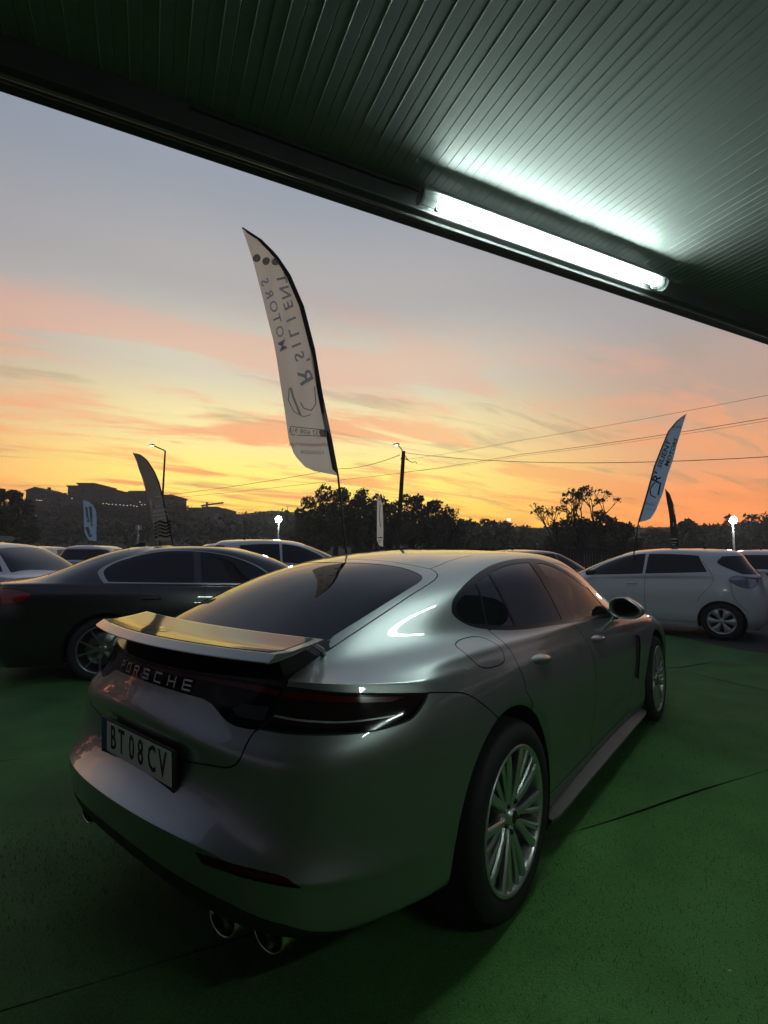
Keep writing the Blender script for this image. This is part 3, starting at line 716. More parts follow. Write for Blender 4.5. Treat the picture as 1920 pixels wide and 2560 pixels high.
# ------------------------------------------------------------------ wheels
def wheel(parent, name, side, x, y, r, width, rim_r, style, rim_mat, turn=0.0, spoke_rot=0.0, n=72, detail=True):
    """side +1: outer face towards +x.  Parts of one wheel hang under an empty (sub-parts of the car)."""
    w = empty(name, (x, y, r), 0, parent)
    w.rotation_euler = (0, 0, turn + (0 if side > 0 else math.pi))
    hw = width / 2
    # tyre: outer face at local x = 0, inner face at -width
    prof = [(rim_r - .012, -.012), (rim_r + .004, -.004), (rim_r + .02, .002), (r - .045, .004), (r - .022, -.004), (r - .008, -.018), (r - .001, -.04),
            (r, -hw), (r - .001, -width + .04), (r - .008, -width + .018), (r - .03, -width), (rim_r, -width + .01)]
    t = MB().lathe(prof, n=n)
    t.build('tyre', TYRE, w)
    # rim: lip and barrel
    rp = [(rim_r + .001, -.010), (rim_r + .002, -.002), (rim_r - .006, .001), (rim_r - .014, -.004), (rim_r - .020, -.016), (rim_r - .026, -.05), (rim_r - .035, -.12), (rim_r - .035, -width + .02)]
    MB().lathe(rp, n=n).build('rim', rim_mat, w)
    MB().lathe([(rim_r - .036, -.125), (.02, -.125)], n=24).build('back_plate', UNDER, w)
    if not detail: 
        pass
    if style == 'twin':
        # five pairs of long bevelled spokes
        for k in range(5):
            for q in (-1, 1):
                ang = spoke_rot + k * 2 * math.pi / 5
                secs = []
                for (rr, off, hwid, xf, dep) in ((.045, .024, .021, -.026, .04), (.09, .030, .0165, -.017, .036), (.16, .043, .0175, -.010, .03), (.215, .056, .0195, -.006, .026), (rim_r - .012, .070, .024, -.004, .02)):
                    o = q * off
                    secs.append([(xf - .008, o - hwid, rr), (xf, o - hwid * .55, rr), (xf, o + hwid * .55, rr), (xf - .008, o + hwid, rr), (xf - dep, o + hwid * .9, rr), (xf - dep, o - hwid * .9, rr)])
                M = Matrix.Rotation(ang, 4, 'X')
                V = [M @ Vector(p) for sct in secs for p in sct]
                F = []
                for i in range(len(secs) - 1):
                    for j in range(6):
                        F.append((i * 6 + j, i * 6 + (j + 1) % 6, (i + 1) * 6 + (j + 1) % 6, (i + 1) * 6 + j))
                F += [tuple(range(5, -1, -1)), tuple(range((len(secs) - 1) * 6, len(secs) * 6))]
                MB().add(V, F).build('spoke', rim_mat, w, bevel=.0018)
            ang = spoke_rot + (k + .5) * 2 * math.pi / 5
            for q in (-1, 1):
                secs = []
                for (rr, off, hwid, xf, dep) in ((.06, .012, .011, -.032, .03), (.12, .019, .0105, -.020, .03), (.2, .028, .0120, -.010, .026), (rim_r - .012, .034, .016, -.006, .02)):
                    o = q * off
                    secs.append([(xf - .006, o - hwid, rr), (xf, o - hwid * .5, rr), (xf, o + hwid * .5, rr), (xf - .006, o + hwid, rr), (xf - dep, o + hwid * .9, rr), (xf - dep, o - hwid * .9, rr)])
                M = Matrix.Rotation(ang, 4, 'X')
                V = [M @ Vector(p) for sct in secs for p in sct]
                F = [(i * 6 + j, i * 6 + (j + 1) % 6, (i + 1) * 6 + (j + 1) % 6, (i + 1) * 6 + j) for i in range(len(secs) - 1) for j in range(6)]
                F += [tuple(range(5, -1, -1)), tuple(range((len(secs) - 1) * 6, len(secs) * 6))]
                MB().add(V, F).build('spoke', rim_mat, w)
            c = Matrix.Rotation(ang, 4, 'X') @ Vector((0, 0, .058))
            MB().lathe([(.0001, -.018), (.008, -.018), (.010, -.024), (.010, -.05)], n=8, M=Matrix.Translation((0, c.y, c.z))).build('wheel_bolt', PLASTIC, w)
        MB().lathe([(.0001, -.012), (.026, -.012), (.030, -.016), (.031, -.03), (.045, -.03), (.066, -.034), (.074, -.045), (.074, -.08)], n=40).build('hub', rim_mat, w)
        MB().lathe([(.0001, -.0105), (.020, -.0108), (.0245, -.0118)], n=24).build('hub_cap', PLASTIC, w)
    elif style == 'five_y':
        for k in range(5):
            ang = spoke_rot + k * 2 * math.pi / 5
            for q in (-1, 1):
                pts = [(.03, .0, .020), (.09, q * .012, .013), (.15, q * .045, .009), (rim_r - .012, q * .085, .009)]
                secs = [[(-.004 - .1 * (.1 - min(rr, .1)), o - hh, rr), (-.004, o + hh, rr), (-.03, o + hh, rr), (-.03, o - hh, rr)] for rr, o, hh in pts]
                M = Matrix.Rotation(ang, 4, 'X')
                V = [M @ Vector(p) for sct in secs for p in sct]
                F = [(i * 4 + j, i * 4 + (j + 1) % 4, (i + 1) * 4 + (j + 1) % 4, (i + 1) * 4 + j) for i in range(3) for j in range(4)]
                MB().add(V, F).build('spoke', rim_mat, w)
        MB().lathe([(.0001, -.004), (.028, -.004), (.05, -.01), (.06, -.03), (.06, -.08)], n=24).build('hub', rim_mat, w)
    elif style == 'six_petal':
        # wheel cover: flat disc with six wide petals separated by dark slots
        for k in range(6):
            ang = spoke_rot + k * 2 * math.pi / 6
            M = Matrix.Rotation(ang, 4, 'X')
            sec = [(.035, .018, -.002), (.09, .030, .004), (.15, .052, .004), (rim_r - .03, .075, -.002), (rim_r - .010, .085, -.008)]
            V = []; F = []
            for rr, hh, xf in sec:
                V += [M @ Vector(p) for p in ((xf - .012, -hh, rr), (xf, -hh * .8, rr), (xf + .003, 0, rr), (xf, hh * .8, rr), (xf - .012, hh, rr))]
            for i in range(len(sec) - 1):
                for j in range(4):
                    F.append((i * 5 + j, i * 5 + j + 1, (i + 1) * 5 + j + 1, (i + 1) * 5 + j))
            MB().add(V, F, True).build('spoke', rim_mat, w)
        MB().lathe([(.0001, .004), (.03, .004), (.05, -.002), (.055, -.02)], n=24).build('hub', rim_mat, w)
        MB().lathe([(rim_r - .028, -.012), (rim_r - .022, -.004), (rim_r - .008, -.002)], n=n).build('cover_ring', rim_mat, w)
    if detail:
        MB().lathe([(.06, -.098), (.175, -.098), (.18, -.104), (.18, -.116), (.06, -.118)], n=48).build('brake_disc', mat('brake_steel', (.22, .22, .22), .35, 1), w)
    return w


# ------------------------------------------------------------------ the silver car
hero = empty('parked_car')
tag(hero, 'silver five-door coupe with raised rear spoiler parked under the lit canopy', 'car')
HS = surface(HERO, HERO_CREASE, .018, .018)
B = Body(HS)
O = OUT
B.drop(lambda A: np.where(A[:, 0] > .5, np.hypot(A[:, 1] + .015, A[:, 2] - .365) - .424, 1.))
B.drop(lambda A: np.where(A[:, 0] > .5, np.hypot(A[:, 1] - 2.95, A[:, 2] - .36) - .41, 1.))
B.refine(1.95, 4.5, 9.5, 11.2, 2)
B.refine(-.1, 2.2, 9.9, 11.4, 2)
B.refine(1.5, 3.0, 2.0, 5.0, 1)
B.region('window_frame', O['dlo'])
for k in ('pane_q', 'pane_d', 'pane_r', 'pane_f'):
    B.region(k, O[k], ('window_frame',))
B.region('hatch', [(-.4, O['hatchR'][0][1])] + O['hatchR'][:-2] + O['lampin'] + O['lidcut'] + [(-.4, 7.42)], gap=.0028)
DL = [(1.06, 10.306), (1.2, 10.234), (1.31, 10.105), (1.41, 9.98), (1.53, 9.87), (1.66, 9.811), (1.85, 9.82), (1.98, 9.857), (2.05, 9.9)]
BT = [(-.4, 11.30), (.8, 11.30), (1.24, 11.29), (1.6, 11.23), (1.84, 11.17), (2.04, 11.08), (2.3, 11.02)]
B.region('rear_glass', [(-.4, 16.70)] + O['glass'] + [(-.4, 14.95)], ('hatch',))
B.region('deck', [(-.4, 14.95), (1.728, 14.989), (2.016, 15.035), (2.166, 15.07), (2.22, 14.95), (2.5, 14.7), (2.5, 11.02)] + BT[::-1], ('hatch',))
B.region('bar', BT + [(2.3, 9.9)] + DL[::-1] + [(-.4, 10.30)], ('hatch',))
B.region('strip', [(-.4, 11.12), (.8, 11.12), (1.24, 11.1), (1.6, 11.06), (1.84, 11.0), (2.06, 10.93), (2.06, 10.75), (1.84, 10.8), (1.6, 10.84), (1.24, 10.88), (.8, 10.9), (-.4, 10.9)], ('bar',))
LP = O['lamp'] + [(2.05, 10.1), (2.08, 10.6)]
B.region('lamp', LP, gap=.003)
lamp_u = lambda A: np.where(A[:, 6] > 0, B.field(A, LP, True) + .011, 1.)
B.region('lamp_red', [(2.14, 10.98), (2.7, 10.92), (3.2, 10.84), (3.65, 10.76), (3.9, 10.7), (3.7, 10.56), (3.2, 10.66), (2.7, 10.72), (2.12, 10.74)], ('lamp',))
B.region('lamp_lower', [(2.05, 10.12), (2.8, 10.06), (3.3, 9.96), (3.8, 9.9), (4.05, 10.05), (4.3, 10.5), (4.6, 10.5), (4.3, 9.3), (2.0, 9.3)], ('lamp',))
B.region('lamp_line', [(2.12, 10.25), (2.8, 10.19), (3.3, 10.09), (3.78, 10.02), (3.78, 10.07), (3.3, 10.14), (2.8, 10.24), (2.12, 10.30)], ('lamp',))
B.region('lamp_inner', [(1.50, 10.24), (1.62, 10.42), (2.0, 10.46), (2.0, 10.12), (1.75, 10.08), (1.6, 10.1)], ('bar',))
B.region('bumper', O['lidcut'][::-1] + O['lamp'][:11:-1] + O['bumpseam'] + [(5.7, 8.0), (5.75, 6), (5.72, 4), (5.65, 2), (5.6, -.6), (-.4, -.6), (-.4, 7.42), (.3, 7.45)], gap=.0025)
B.region('reflector', O['reflector'], ('bumper',))
B.region('diffuser', [(-.4, 1.5), (1, 1.5), (2, 1.5), (2.7, 1.42), (3.2, 1.1), (3.7, .6), (4, -.2), (4, -1), (-.4, -1)], ('bumper',))
B.region('fuel_flap', O['flap'], gap=.0022)
BD = O['frontdoor'] + [(7.93, 8.5), (7.96, 6), (7.97, 3), (7.95, 1.5), (7.9, 1.25)]
B.region('rear_door', O['reardoor'] + [(6.47, 7.6), (6.5, 7.0), (6.8, 4), (6.85, 2), (6.95, 1.25)] + BD[::-1] + [(7.7, 14.6), (6.6, 15.1)], gap=.0022)
FS = O['fendseam']
B.region('front_door', BD + [(8.98, 1.25), (9.02, 2.5), (9.02, 8)] + FS[::-1] + [(9.14, 11.5), (9.12, 13), (9.05, 14.2), (8.8, 14.9), (7.8, 14.9)], gap=.0022)
B.region('side_vent', O['vent'], ('body', 'front_door', 'gap'))
B.seam(O['roofline'] + [(7.6, 17.55), (8.4, 17.5), (9.3, 17.2)], gap=.002)
B.region('windscreen', [(9.6, 16.85), (10.4, 16.85), (12.4, 16.85), (12.4, 15.0), (10.7, 15.0), (9.62, 15.2), (9.42, 16)], gap=.002)
# the arch edges roll inwards
for cy, cz, rr in ((-.015, .365, .424), (2.95, .36, .41)):
    d = np.hypot(B.A[:, 1] - cy, B.A[:, 2] - cz) - rr
    k = np.clip(1 - d / .032, 0, 1) * (B.A[:, 0] > .5)
    B.A[:, 0] -= .020 * k ** 1.5
    B.A[:, 3:6] += np.stack([-.1 * k, (cy - B.A[:, 1]) * k * 1.6, (cz - B.A[:, 2]) * k * 1.6], 1)
B.A[:, 3:6] /= np.linalg.norm(B.A[:, 3:6], axis=1, keepdims=True)
LENS = mat('lamp_lens', (.012, .006, .007), .05, spec=.45)
REDLENS = mat('lamp_red', (.06, .003, .004), .1, spec=.45)
B.emit('body', 'body_shell', PAINT, hero)
B.emit('gap', 'panel_gap', GAP, hero, offset=-.003)['kind'] = 'stuff'
ht = B.emit('hatch', 'tailgate', PAINT, hero)
B.emit('rear_glass', 'rear_window', GLASS, hero, offset=-.0015)
B.emit('deck', 'tailgate_panel', mat('satin_black', (.008, .008, .009), .28), hero, offset=-.001)
B.emit('bar', 'light_bar', mat('bar_black', (.004, .004, .005), .08, spec=.25), hero, offset=-.001)
B.emit('strip', 'light_strip', LENS if False else mat('light_strip', (.09, .003, .005), .12, spec=.4), hero, offset=.0005)
bp = B.emit('bumper', 'rear_bumper', PAINT, hero)
B.emit('diffuser', 'diffuser', PLASTIC, hero, offset=-.002)
for sd in ('right', 'left'):
    tl = B.emit('lamp', 'tail_lamp', LENS, hero, sd, -.002)
    r = B.emit('lamp_red', 'lamp_glow_strip', REDLENS, tl, sd, -.001)
    B.emit('lamp_line', 'lamp_light_guide', mat('light_guide', (.20, .21, .22), .2), tl, sd, -.0015)
    B.emit('lamp_inner', 'lamp_inner_panel', mat('lamp_smoke', (.035, .038, .05), .12, spec=.4), tl, sd, -.0015)
    r = B.emit('lamp_lower', 'lamp_rim', mat('bar_black', (.004, .004, .005), .08, spec=.25), tl, sd, -.006)
    B.emit('reflector', 'rear_reflector', REDLENS, hero, sd, -.006)
    rd = B.emit('rear_door', 'rear_door', PAINT, hero, sd)
    fd = B.emit('front_door', 'front_door', PAINT, hero, sd)
    B.emit('fuel_flap', 'fuel_flap' if sd == 'right' else 'quarter_panel', PAINT, hero, sd)
    B.emit('window_frame', 'window_frame', mat('frame_black', (.006, .006, .007), .3, spec=.25), hero, sd, -.0005)
    B.emit('pane_q', 'quarter_pane', GLASS, hero, sd, -.003)
    B.emit('pane_d', 'door_quarter_pane', GLASS, hero, sd, -.003)
    B.emit('pane_r', 'rear_side_window', GLASS, hero, sd, -.003)
    B.emit('pane_f', 'front_side_window', GLASS, hero, sd, -.003)
    B.emit('side_vent', 'fender_vent', PLASTIC, hero, sd, -.006)
B.emit('windscreen', 'windscreen', GLASS, hero, offset=-.002)


def surf_frame(S, uv):
    """point and frame (along u, along v, outward) on the body surface"""
    e = .02
    p = pos_at(S, [uv])[0]
    a = pos_at(S, [(uv[0] + e, uv[1])])[0] - pos_at(S, [(max(uv[0] - e, 0), uv[1])])[0]
    b = pos_at(S, [(uv[0], uv[1] + e)])[0] - pos_at(S, [(uv[0], uv[1] - e)])[0]
    a = Vector(a).normalized(); n = a.cross(Vector(b)).normalized()
    return Vector(p), a, n.cross(a), n


def frame_matrix(p, a, b, n):
    return Matrix(((a.x, b.x, n.x, p.x), (a.y, b.y, n.y, p.y), (a.z, b.z, n.z, p.z), (0, 0, 0, 1)))


# badge letters: strokes on a 4 x 5 grid
STROKES = {'P': [((0, 0), (0, 4)), ((0, 4), (4, 4)), ((4, 4), (4, 2)), ((4, 2), (0, 2))], 'O': [((0, 0), (0, 4)), ((0, 4), (4, 4)), ((4, 4), (4, 0)), ((4, 0), (0, 0))],
           'R': [((0, 0), (0, 4)), ((0, 4), (4, 4)), ((4, 4), (4, 2)), ((4, 2), (0, 2)), ((2, 2), (4, 0))], 'S': [((4, 4), (0, 4)), ((0, 4), (0, 2)), ((0, 2), (4, 2)), ((4, 2), (4, 0)), ((4, 0), (0, 0))],
           'C': [((4, 4), (0, 4)), ((0, 4), (0, 0)), ((0, 0), (4, 0))], 'H': [((0, 0), (0, 4)), ((4, 0), (4, 4)), ((0, 2), (4, 2))], 'E': [((0, 0), (0, 4)), ((0, 4), (4, 4)), ((0, 2), (4, 2)), ((0, 0), (4, 0))]}
xs = [-.235, -.158, -.08, 0, .08, .158, .235]
for ch, x0 in zip('PORSCHE', xs):
    u0 = abs(x0) / .3
    p, a, b, n = surf_frame(HS, (max(u0, .03), 10.60))
    if x0 < 0:
        p.x *= -1; a = Vector((a.x, -a.y, -a.z)); n = Vector((-n.x, n.y, n.z)); b = n.cross(a)
    if x0 == 0: p.x = 0
    M = frame_matrix(p + n * .0015, a, b, n)
    g = MB(); w, h, s = .036, .030, .0028
    for (p0, p1) in STROKES[ch]:
        A0 = Vector((p0[0] / 4 * w - w / 2, p0[1] / 4 * h - h / 2, 0)); A1 = Vector((p1[0] / 4 * w - w / 2, p1[1] / 4 * h - h / 2, 0))
        d = (A1 - A0).normalized(); q = Vector((-d.y, d.x, 0)) * s
        A0 = A0 - d * s; A1 = A1 + d * s
        g.prism([A0 - q, A1 - q, A1 + q, A0 + q], (0, 0, .004), M)
    g.build('badge_letter', CHROME, hero)

# number plate
PL = Matrix.Translation((0, -1.060, .707)) @ Matrix.Rotation(R(3), 4, 'X')
MB().box((-.275, -.008, -.082), (.275, .006, .062), PL).build('plate_holder', PLASTIC, hero, bevel=.006)
pw = MB().box((-.215, -.0105, -.055), (.26, -.0085, .055), PL).build('number_plate', mat('plate_white', (.80, .80, .76), .35), hero)
MB().box((-.26, -.0105, -.055), (-.2155, -.0085, .055), PL).build('plate_band', mat('plate_blue', (.01, .03, .16), .35), hero)
INK = mat('plate_ink', (.01, .01, .01), .5)


def flat_text(txt, M, size, xs, m, parent, name='lettering', bold=0.0, shear=0.0):
    me = text_mesh(txt, size, .0004, xs, bold=bold, shear=shear)
    o = link(name, me, m, parent)
    o.matrix_local = M
    return o


FACE = PL @ Matrix.Rotation(R(90), 4, 'X')       # text plane facing -y
for ch, x0 in zip(('B', 'T', '0', '8', 'C', 'V'), (-.160, -.092, -.012, .054, .134, .206)):
    flat_text(ch, PL @ Matrix.Translation((x0, -.0112, 0)) @ Matrix.Rotation(R(90), 4, 'X'), .122, .70, INK, hero, 'plate_character', bold=.0012)
MB().box((-.19, -.0095, -.084), (-.02, -.0085, -.060), PL).build('dealer_sticker', mat('sticker_grey', (.4, .4, .38), .4), hero)
for i_ in range(10):
    MB().box((-.182 + i_ * .016, -.0102, -.080 + .003 * (i_ % 3)), (-.174 + i_ * .016, -.0097, -.065), PL).build('sticker_mark', INK, hero)
for i_ in range(6):
    MB().box((.0 + i_ * .014, -.0090, -.077), (.008 + i_ * .014, -.0083, -.069), PL).build('sticker_mark', mat('sticker_grey', (.4, .4, .38), .4), hero)


# raised spoiler
secs = []
for i in range(41):
    t = i / 20 - 1
    x = .612 * t
    yt = -.975 - .085 * (1 - t * t); yf = -.745 - .05 * (1 - t * t)
    e = max(0, abs(t) - .9) / .1
    zt = 1.094; zf = 1.116
    row = []
    for (f, dz) in ((0, -.017), (.13, 0), (.4, -.007), (.7, -.005), (1, 0)):
        row.append((x, yt + (yf - yt) * f, zt + (zf - zt) * f + dz))
    row += [(x, yf + .004, zf - .006), (x, yf - .03, zf - .012), (x, (yt + yf) / 2, zt - .010), (x, yt + .03, zt - .024), (x, yt + .002, zt - .024), (x, yt - .003, zt - .020)]
    secs.append(row)
V = [p for r_ in secs for p in r_]; nn = len(secs[0])
F = [(i * nn + j, i * nn + (j + 1) % nn, (i + 1) * nn + (j + 1) % nn, (i + 1) * nn + j) for i in range(len(secs) - 1) for j in range(nn)]
F += [tuple(range(nn))[::-1], tuple(range((len(secs) - 1) * nn, len(secs) * nn))]
sp = MB().add(V, F).build('spoiler', PAINT, hero, bevel=.002)
rows = []
for i in range(41):
    t = (i / 20 - 1) * .945
    yt = -.975 - .085 * (1 - t * t); yf = -.745 - .05 * (1 - t * t)
    rows.append([(.612 * t, yt + (yf - yt) * f, 1.094 + .022 * f + dz + .0016) for f, dz in ((.17, -.0005), (.28, -.0036), (.4, -.0068), (.55, -.0063), (.7, -.0049), (.85, -.0024), (.96, -.0006))])
MB().grid(rows).build('spoiler_panel', mat('panel_black', (.02, .02, .021), .06, spec=.5), sp, fix=False)
MB().prism([(-.555, -.80, 1.10), (-.555, -.90, 1.088), (-.555, -.86, 1.0), (-.555, -.70, 1.04)], (1.11, 0, 0)).build('spoiler_shroud', PLASTIC, hero, bevel=.004)
for sx in (-1, 1):
    MB().prism([(sx * .47, -.90, 1.09), (sx * .47, -.80, 1.105), (sx * .47, -.70, 1.03), (sx * .47, -.78, 1.01)], (sx * .02, 0, 0)).build('spoiler_strut', BLACKGLOSS, hero, bevel=.003)
    MB().tube([(sx * .560, -.69, 1.045), (sx * .575, -.715, 1.07), (sx * .575, -.76, 1.098)], [.010, .010, .008], 10).build('spoiler_hinge', mat('hinge_metal', (.3, .3, .3), .4, 1), hero)

# wheels, housings, brakes
for sx in (1, -1):
    wheel(hero, 'rear_wheel', sx, sx * .958, -.0, .364, .31, .270, 'twin', RIM, spoke_rot=R(-4 if sx > 0 else 4))
    wheel(hero, 'front_wheel', sx, sx * .958, 2.95, .357, .275, .270, 'twin', RIM, spoke_rot=R(20))
    for cy, cz, rr in ((-.015, .365, .421), (2.95, .36, .407)):
        m = MB()
        rows = []
        for xx in (.94, .90, .62):
            rows.append([(sx * xx, cy + rr * math.cos(a), cz + rr * math.sin(a)) for a in [R(-28 + 236 * k / 40) for k in range(41)]])
        m.grid(rows)
        m.add([(sx * .62, cy + rr * math.cos(R(360 * k / 40)), cz + rr * math.sin(R(360 * k / 40))) for k in range(40)], [tuple(range(40))])
        m.build('wheel_housing', UNDER, hero, fix=False)
    # sill blade
    prof = [(.875, .150), (.925, .150), (.945, .162), (.947, .178), (.925, .192), (.885, .215)]
    g = MB()
    ys = [.43, .5, .8, 1.2, 1.7, 2.2, 2.42, 2.52]
    g.grid([[(sx * (px_ - (.012 if j in (0, 7) else 0)), yy, pz) for px_, pz in prof] for j, yy in enumerate(ys)], smooth=False)
    g.build('side_sill', mat('sill_grey', (.10, .10, .10), .4), hero)
    # tailpipes
    for x0, y0, z0 in ((.482, -1.018, .333), (.634, -.970, .333)):
        m = MB().lathe([(.038, .10), (.047, .10), (.051, .03), (.052, .004), (.049, 0), (.046, .004), (.044, .09)], axis='y', n=32, M=Matrix.Translation((sx * x0, y0, z0)) @ Matrix.Rotation(R(-4), 4, 'X') @ Matrix.Diagonal((1.3, 1, .98, 1)))
        m.build('tailpipe', mat('pipe_steel', (.55, .52, .48), .2, 1), hero)
        MB().lathe([(.0001, .08), (.046, .08)], axis='y', n=24, M=Matrix.Translation((sx * x0, y0, z0))).build('tailpipe_bore', UNDER, hero)
    # door handles: a bar over a scooped cup
    for (p0, p1) in (((.927, .25, .928), (.930, .47, .908)), ((.920, 1.18, .900), (.924, 1.42, .885))):
        c0, c1 = Vector(p0), Vector(p1)
        g = MB(); rows = []
        for i in range(13):
            t = i / 12; c = c0.lerp(c1, t)
            hgt = .024 * math.sin(math.pi * (.12 + .76 * t)) ** .6; out = .030 * math.sin(math.pi * t) ** .5
            rows.append([(sx * (c.x - .012 + (out + .012) * max(math.sin(a), -.2)), c.y, c.z + hgt * math.cos(a)) for a in [2 * math.pi * k / 16 for k in range(17)]])
        g.grid(rows)
        g.build('door_handle', PAINT, hero)

# mirrors
for sx in (1, -1):
    c = Vector((sx * .955, 1.93, 1.035))
    mr = empty('door_mirror', c, 0, hero)
    mr.rotation_euler = (0, 0, R(-8) * sx)
    rows = []
    for (yy, w_, h_, ox, oz) in ((-.052, .098, .066, 0, 0), (-.058, .108, .073, 0, 0), (-.03, .114, .077, 0, 0), (.02, .108, .073, 0, .0), (.07, .085, .056, 0, 0), (.105, .05, .032, -.005, 0), (.118, .01, .008, -.008, 0)):
        ring = []
        for k in range(33):
            a = 2 * math.pi * k / 32
            cx = math.copysign(abs(math.cos(a)) ** .75, math.cos(a)); cz = math.copysign(abs(math.sin(a)) ** .8, math.sin(a))
            tip = 1 - .45 * max(cx, 0) * (1 if cz > 0 else .55)
            ring.append((sx * (ox + w_ * cx), yy, oz + h_ * cz * tip - .015 * max(cx, 0)))
        rows.append(ring)
    MB().grid(rows).build('mirror_housing', PAINT, mr)
    ring = rows[0]
    inner = [(p[0] * .86, -.048, p[2] * .84) for p in ring[:-1]]
    MB().add(inner, [tuple(range(32))]).build('mirror_glass', mat('mirror_dark', (.05, .05, .055), .03, 1), mr)
    MB().add([(p[0], -.052, p[2]) for p in ring[:-1]] + [(p[0] * .86, -.046, p[2] * .84) for p in ring[:-1]], [(i, (i + 1) % 32, 32 + (i + 1) % 32, 32 + i) for i in range(32)]).build('mirror_bezel', PLASTIC, mr)
    MB().prism([(-sx * .02, -.03, -.05), (-sx * .02, .03, -.05), (-sx * .10, .05, -.10), (-sx * .10, -.02, -.10)], (0, 0, .022)).build('mirror_stalk', BLACKGLOSS, mr, bevel=.004)

# roof aerial and underbody
MB().box((-.60, -.42, .19), (.60, 3.6, .34)).build('underbody', UNDER, hero)
MB().box((-.86, .43, .165), (.86, 2.5, .24)).build('floor_pan', UNDER, hero)
MB().box((-.70, -.90, .35), (.70, -.40, .5)).build('rear_silencer', UNDER, hero)

# ------------------------------------------------------------------ the canopy (its own axes: E along the edge, NN outwards)
AZ = R(26.0)
EV = Vector((math.sin(AZ), math.cos(AZ), 0))
NV = Vector((-math.cos(AZ), math.sin(AZ), 0))
C0 = Vector((CAM_POS.x, CAM_POS.y, 0))


def cp(e, n, z):
    return C0 + EV * e + NV * n + Vector((0, 0, z))


CM = Matrix(((EV.x, NV.x, 0, C0.x), (EV.y, NV.y, 0, C0.y), (0, 0, 1, 0), (0, 0, 0, 1)))   # local (e, n, z) -> world
CEIL = mat('ceiling_steel', (.29, .315, .30), .40, 0, .15, .3)
vary(CEIL, 3, .06, rough_amt=.06)
BEAM = vary(mat('beam_grey', (.05, .052, .053), .55), 8, .15)
can = empty('canopy_roof', (0, 0, 0))
can.matrix_world = CM
tag(can, 'dark metal canopy roof of ribbed panels with a steel edge beam overhead', 'canopy')
ZC, ZB = 2.997, 2.897
PITCH_R = .0865
# one ribbed strip: flat, step down, flat
hw = PITCH_R / 2
prof = [(-hw, .0022), (-hw + .0022, 0), (-.0034, 0), (-.0014, -.0018), (.0014, -.0018), (.0034, 0), (hw - .0022, 0), (hw, .0022)]
n0, n1 = -4.5, 1.80
me = bpy.data.meshes.new('ceiling_strip')
V = []
for nn_ in (n0, n1):
    V += [(a, nn_, b) for a, b in prof]
    V += [(hw, nn_, .03), (-hw, nn_, .03)]
k = len(prof) + 2
F = [(i, i + k, (i + 1) % k + k, (i + 1) % k) for i in range(k)] + [tuple(range(k)), tuple(range(2 * k - 1, k - 1, -1))]
me.from_pydata(V, [], F)
me.materials.append(CEIL)
me.update()
for i in range(-80, 104):
    o = link('ceiling_strip', me, None, can)
    o.location = (.649 + i * PITCH_R, 0, ZC + (.0012 if i % 12 == 7 else 0))
g = MB().box((-6.4, 1.765, ZB), (9.6, 1.845, ZC + .14))
g.build('edge_beam', BEAM, can, bevel=.006)
g = MB().prism([(-6.4, 1.765, ZB + .028), (-6.4, 1.812, ZB - .006), (-6.4, 1.822, ZB - .002), (-6.4, 1.822, ZB + .010), (-6.4, 1.775, ZB + .04)], (16, 0, 0))
g.build('beam_lip', vary(mat('beam_light', (.14, .145, .145), .45), 14, .3), can)
MB().box((-6.4, 1.846, ZB + .012), (9.6, 1.90, ZC + .2)).build('gutter', BEAM, can, bevel=.004)
MB().box((-6.4, n0, ZC + .032), (9.6, 1.84, ZC + .10)).build('roof_deck', BEAM, can)
for ee in (-6.2, 9.4):
    MB().box((ee - .06, -4.3, 0), (ee + .06, -4.18, ZC)).build('canopy_post', BEAM, can)

# ------------------------------------------------------------------ the lit tube lamp on the beam
CLEAR = mat('clear_housing', (.85, .9, .9), .12, trans=.9, ior=1.3)
TUBE = mat('lit_tube', (.9, 1, .98), .4, emit=(.80, 1.0, .93), estr=96.0)
TUBE_DIM = mat('lit_tube_dim', (.9, 1, .98), .4, emit=(.80, 1.0, .93), estr=72.0)  # same tube, dimmed to keep the turf and bumper darker


def half_round(e0, e1, r0, zc, nc, seg=12, a0=-200, a1=20):
    rows = []
    for e_ in (e0, e1):
        rows.append([(e_, nc + r0 * math.cos(R(a0 + (a1 - a0) * k / seg)), zc + r0 * math.sin(R(a0 + (a1 - a0) * k / seg))) for k in range(seg + 1)])
    return rows


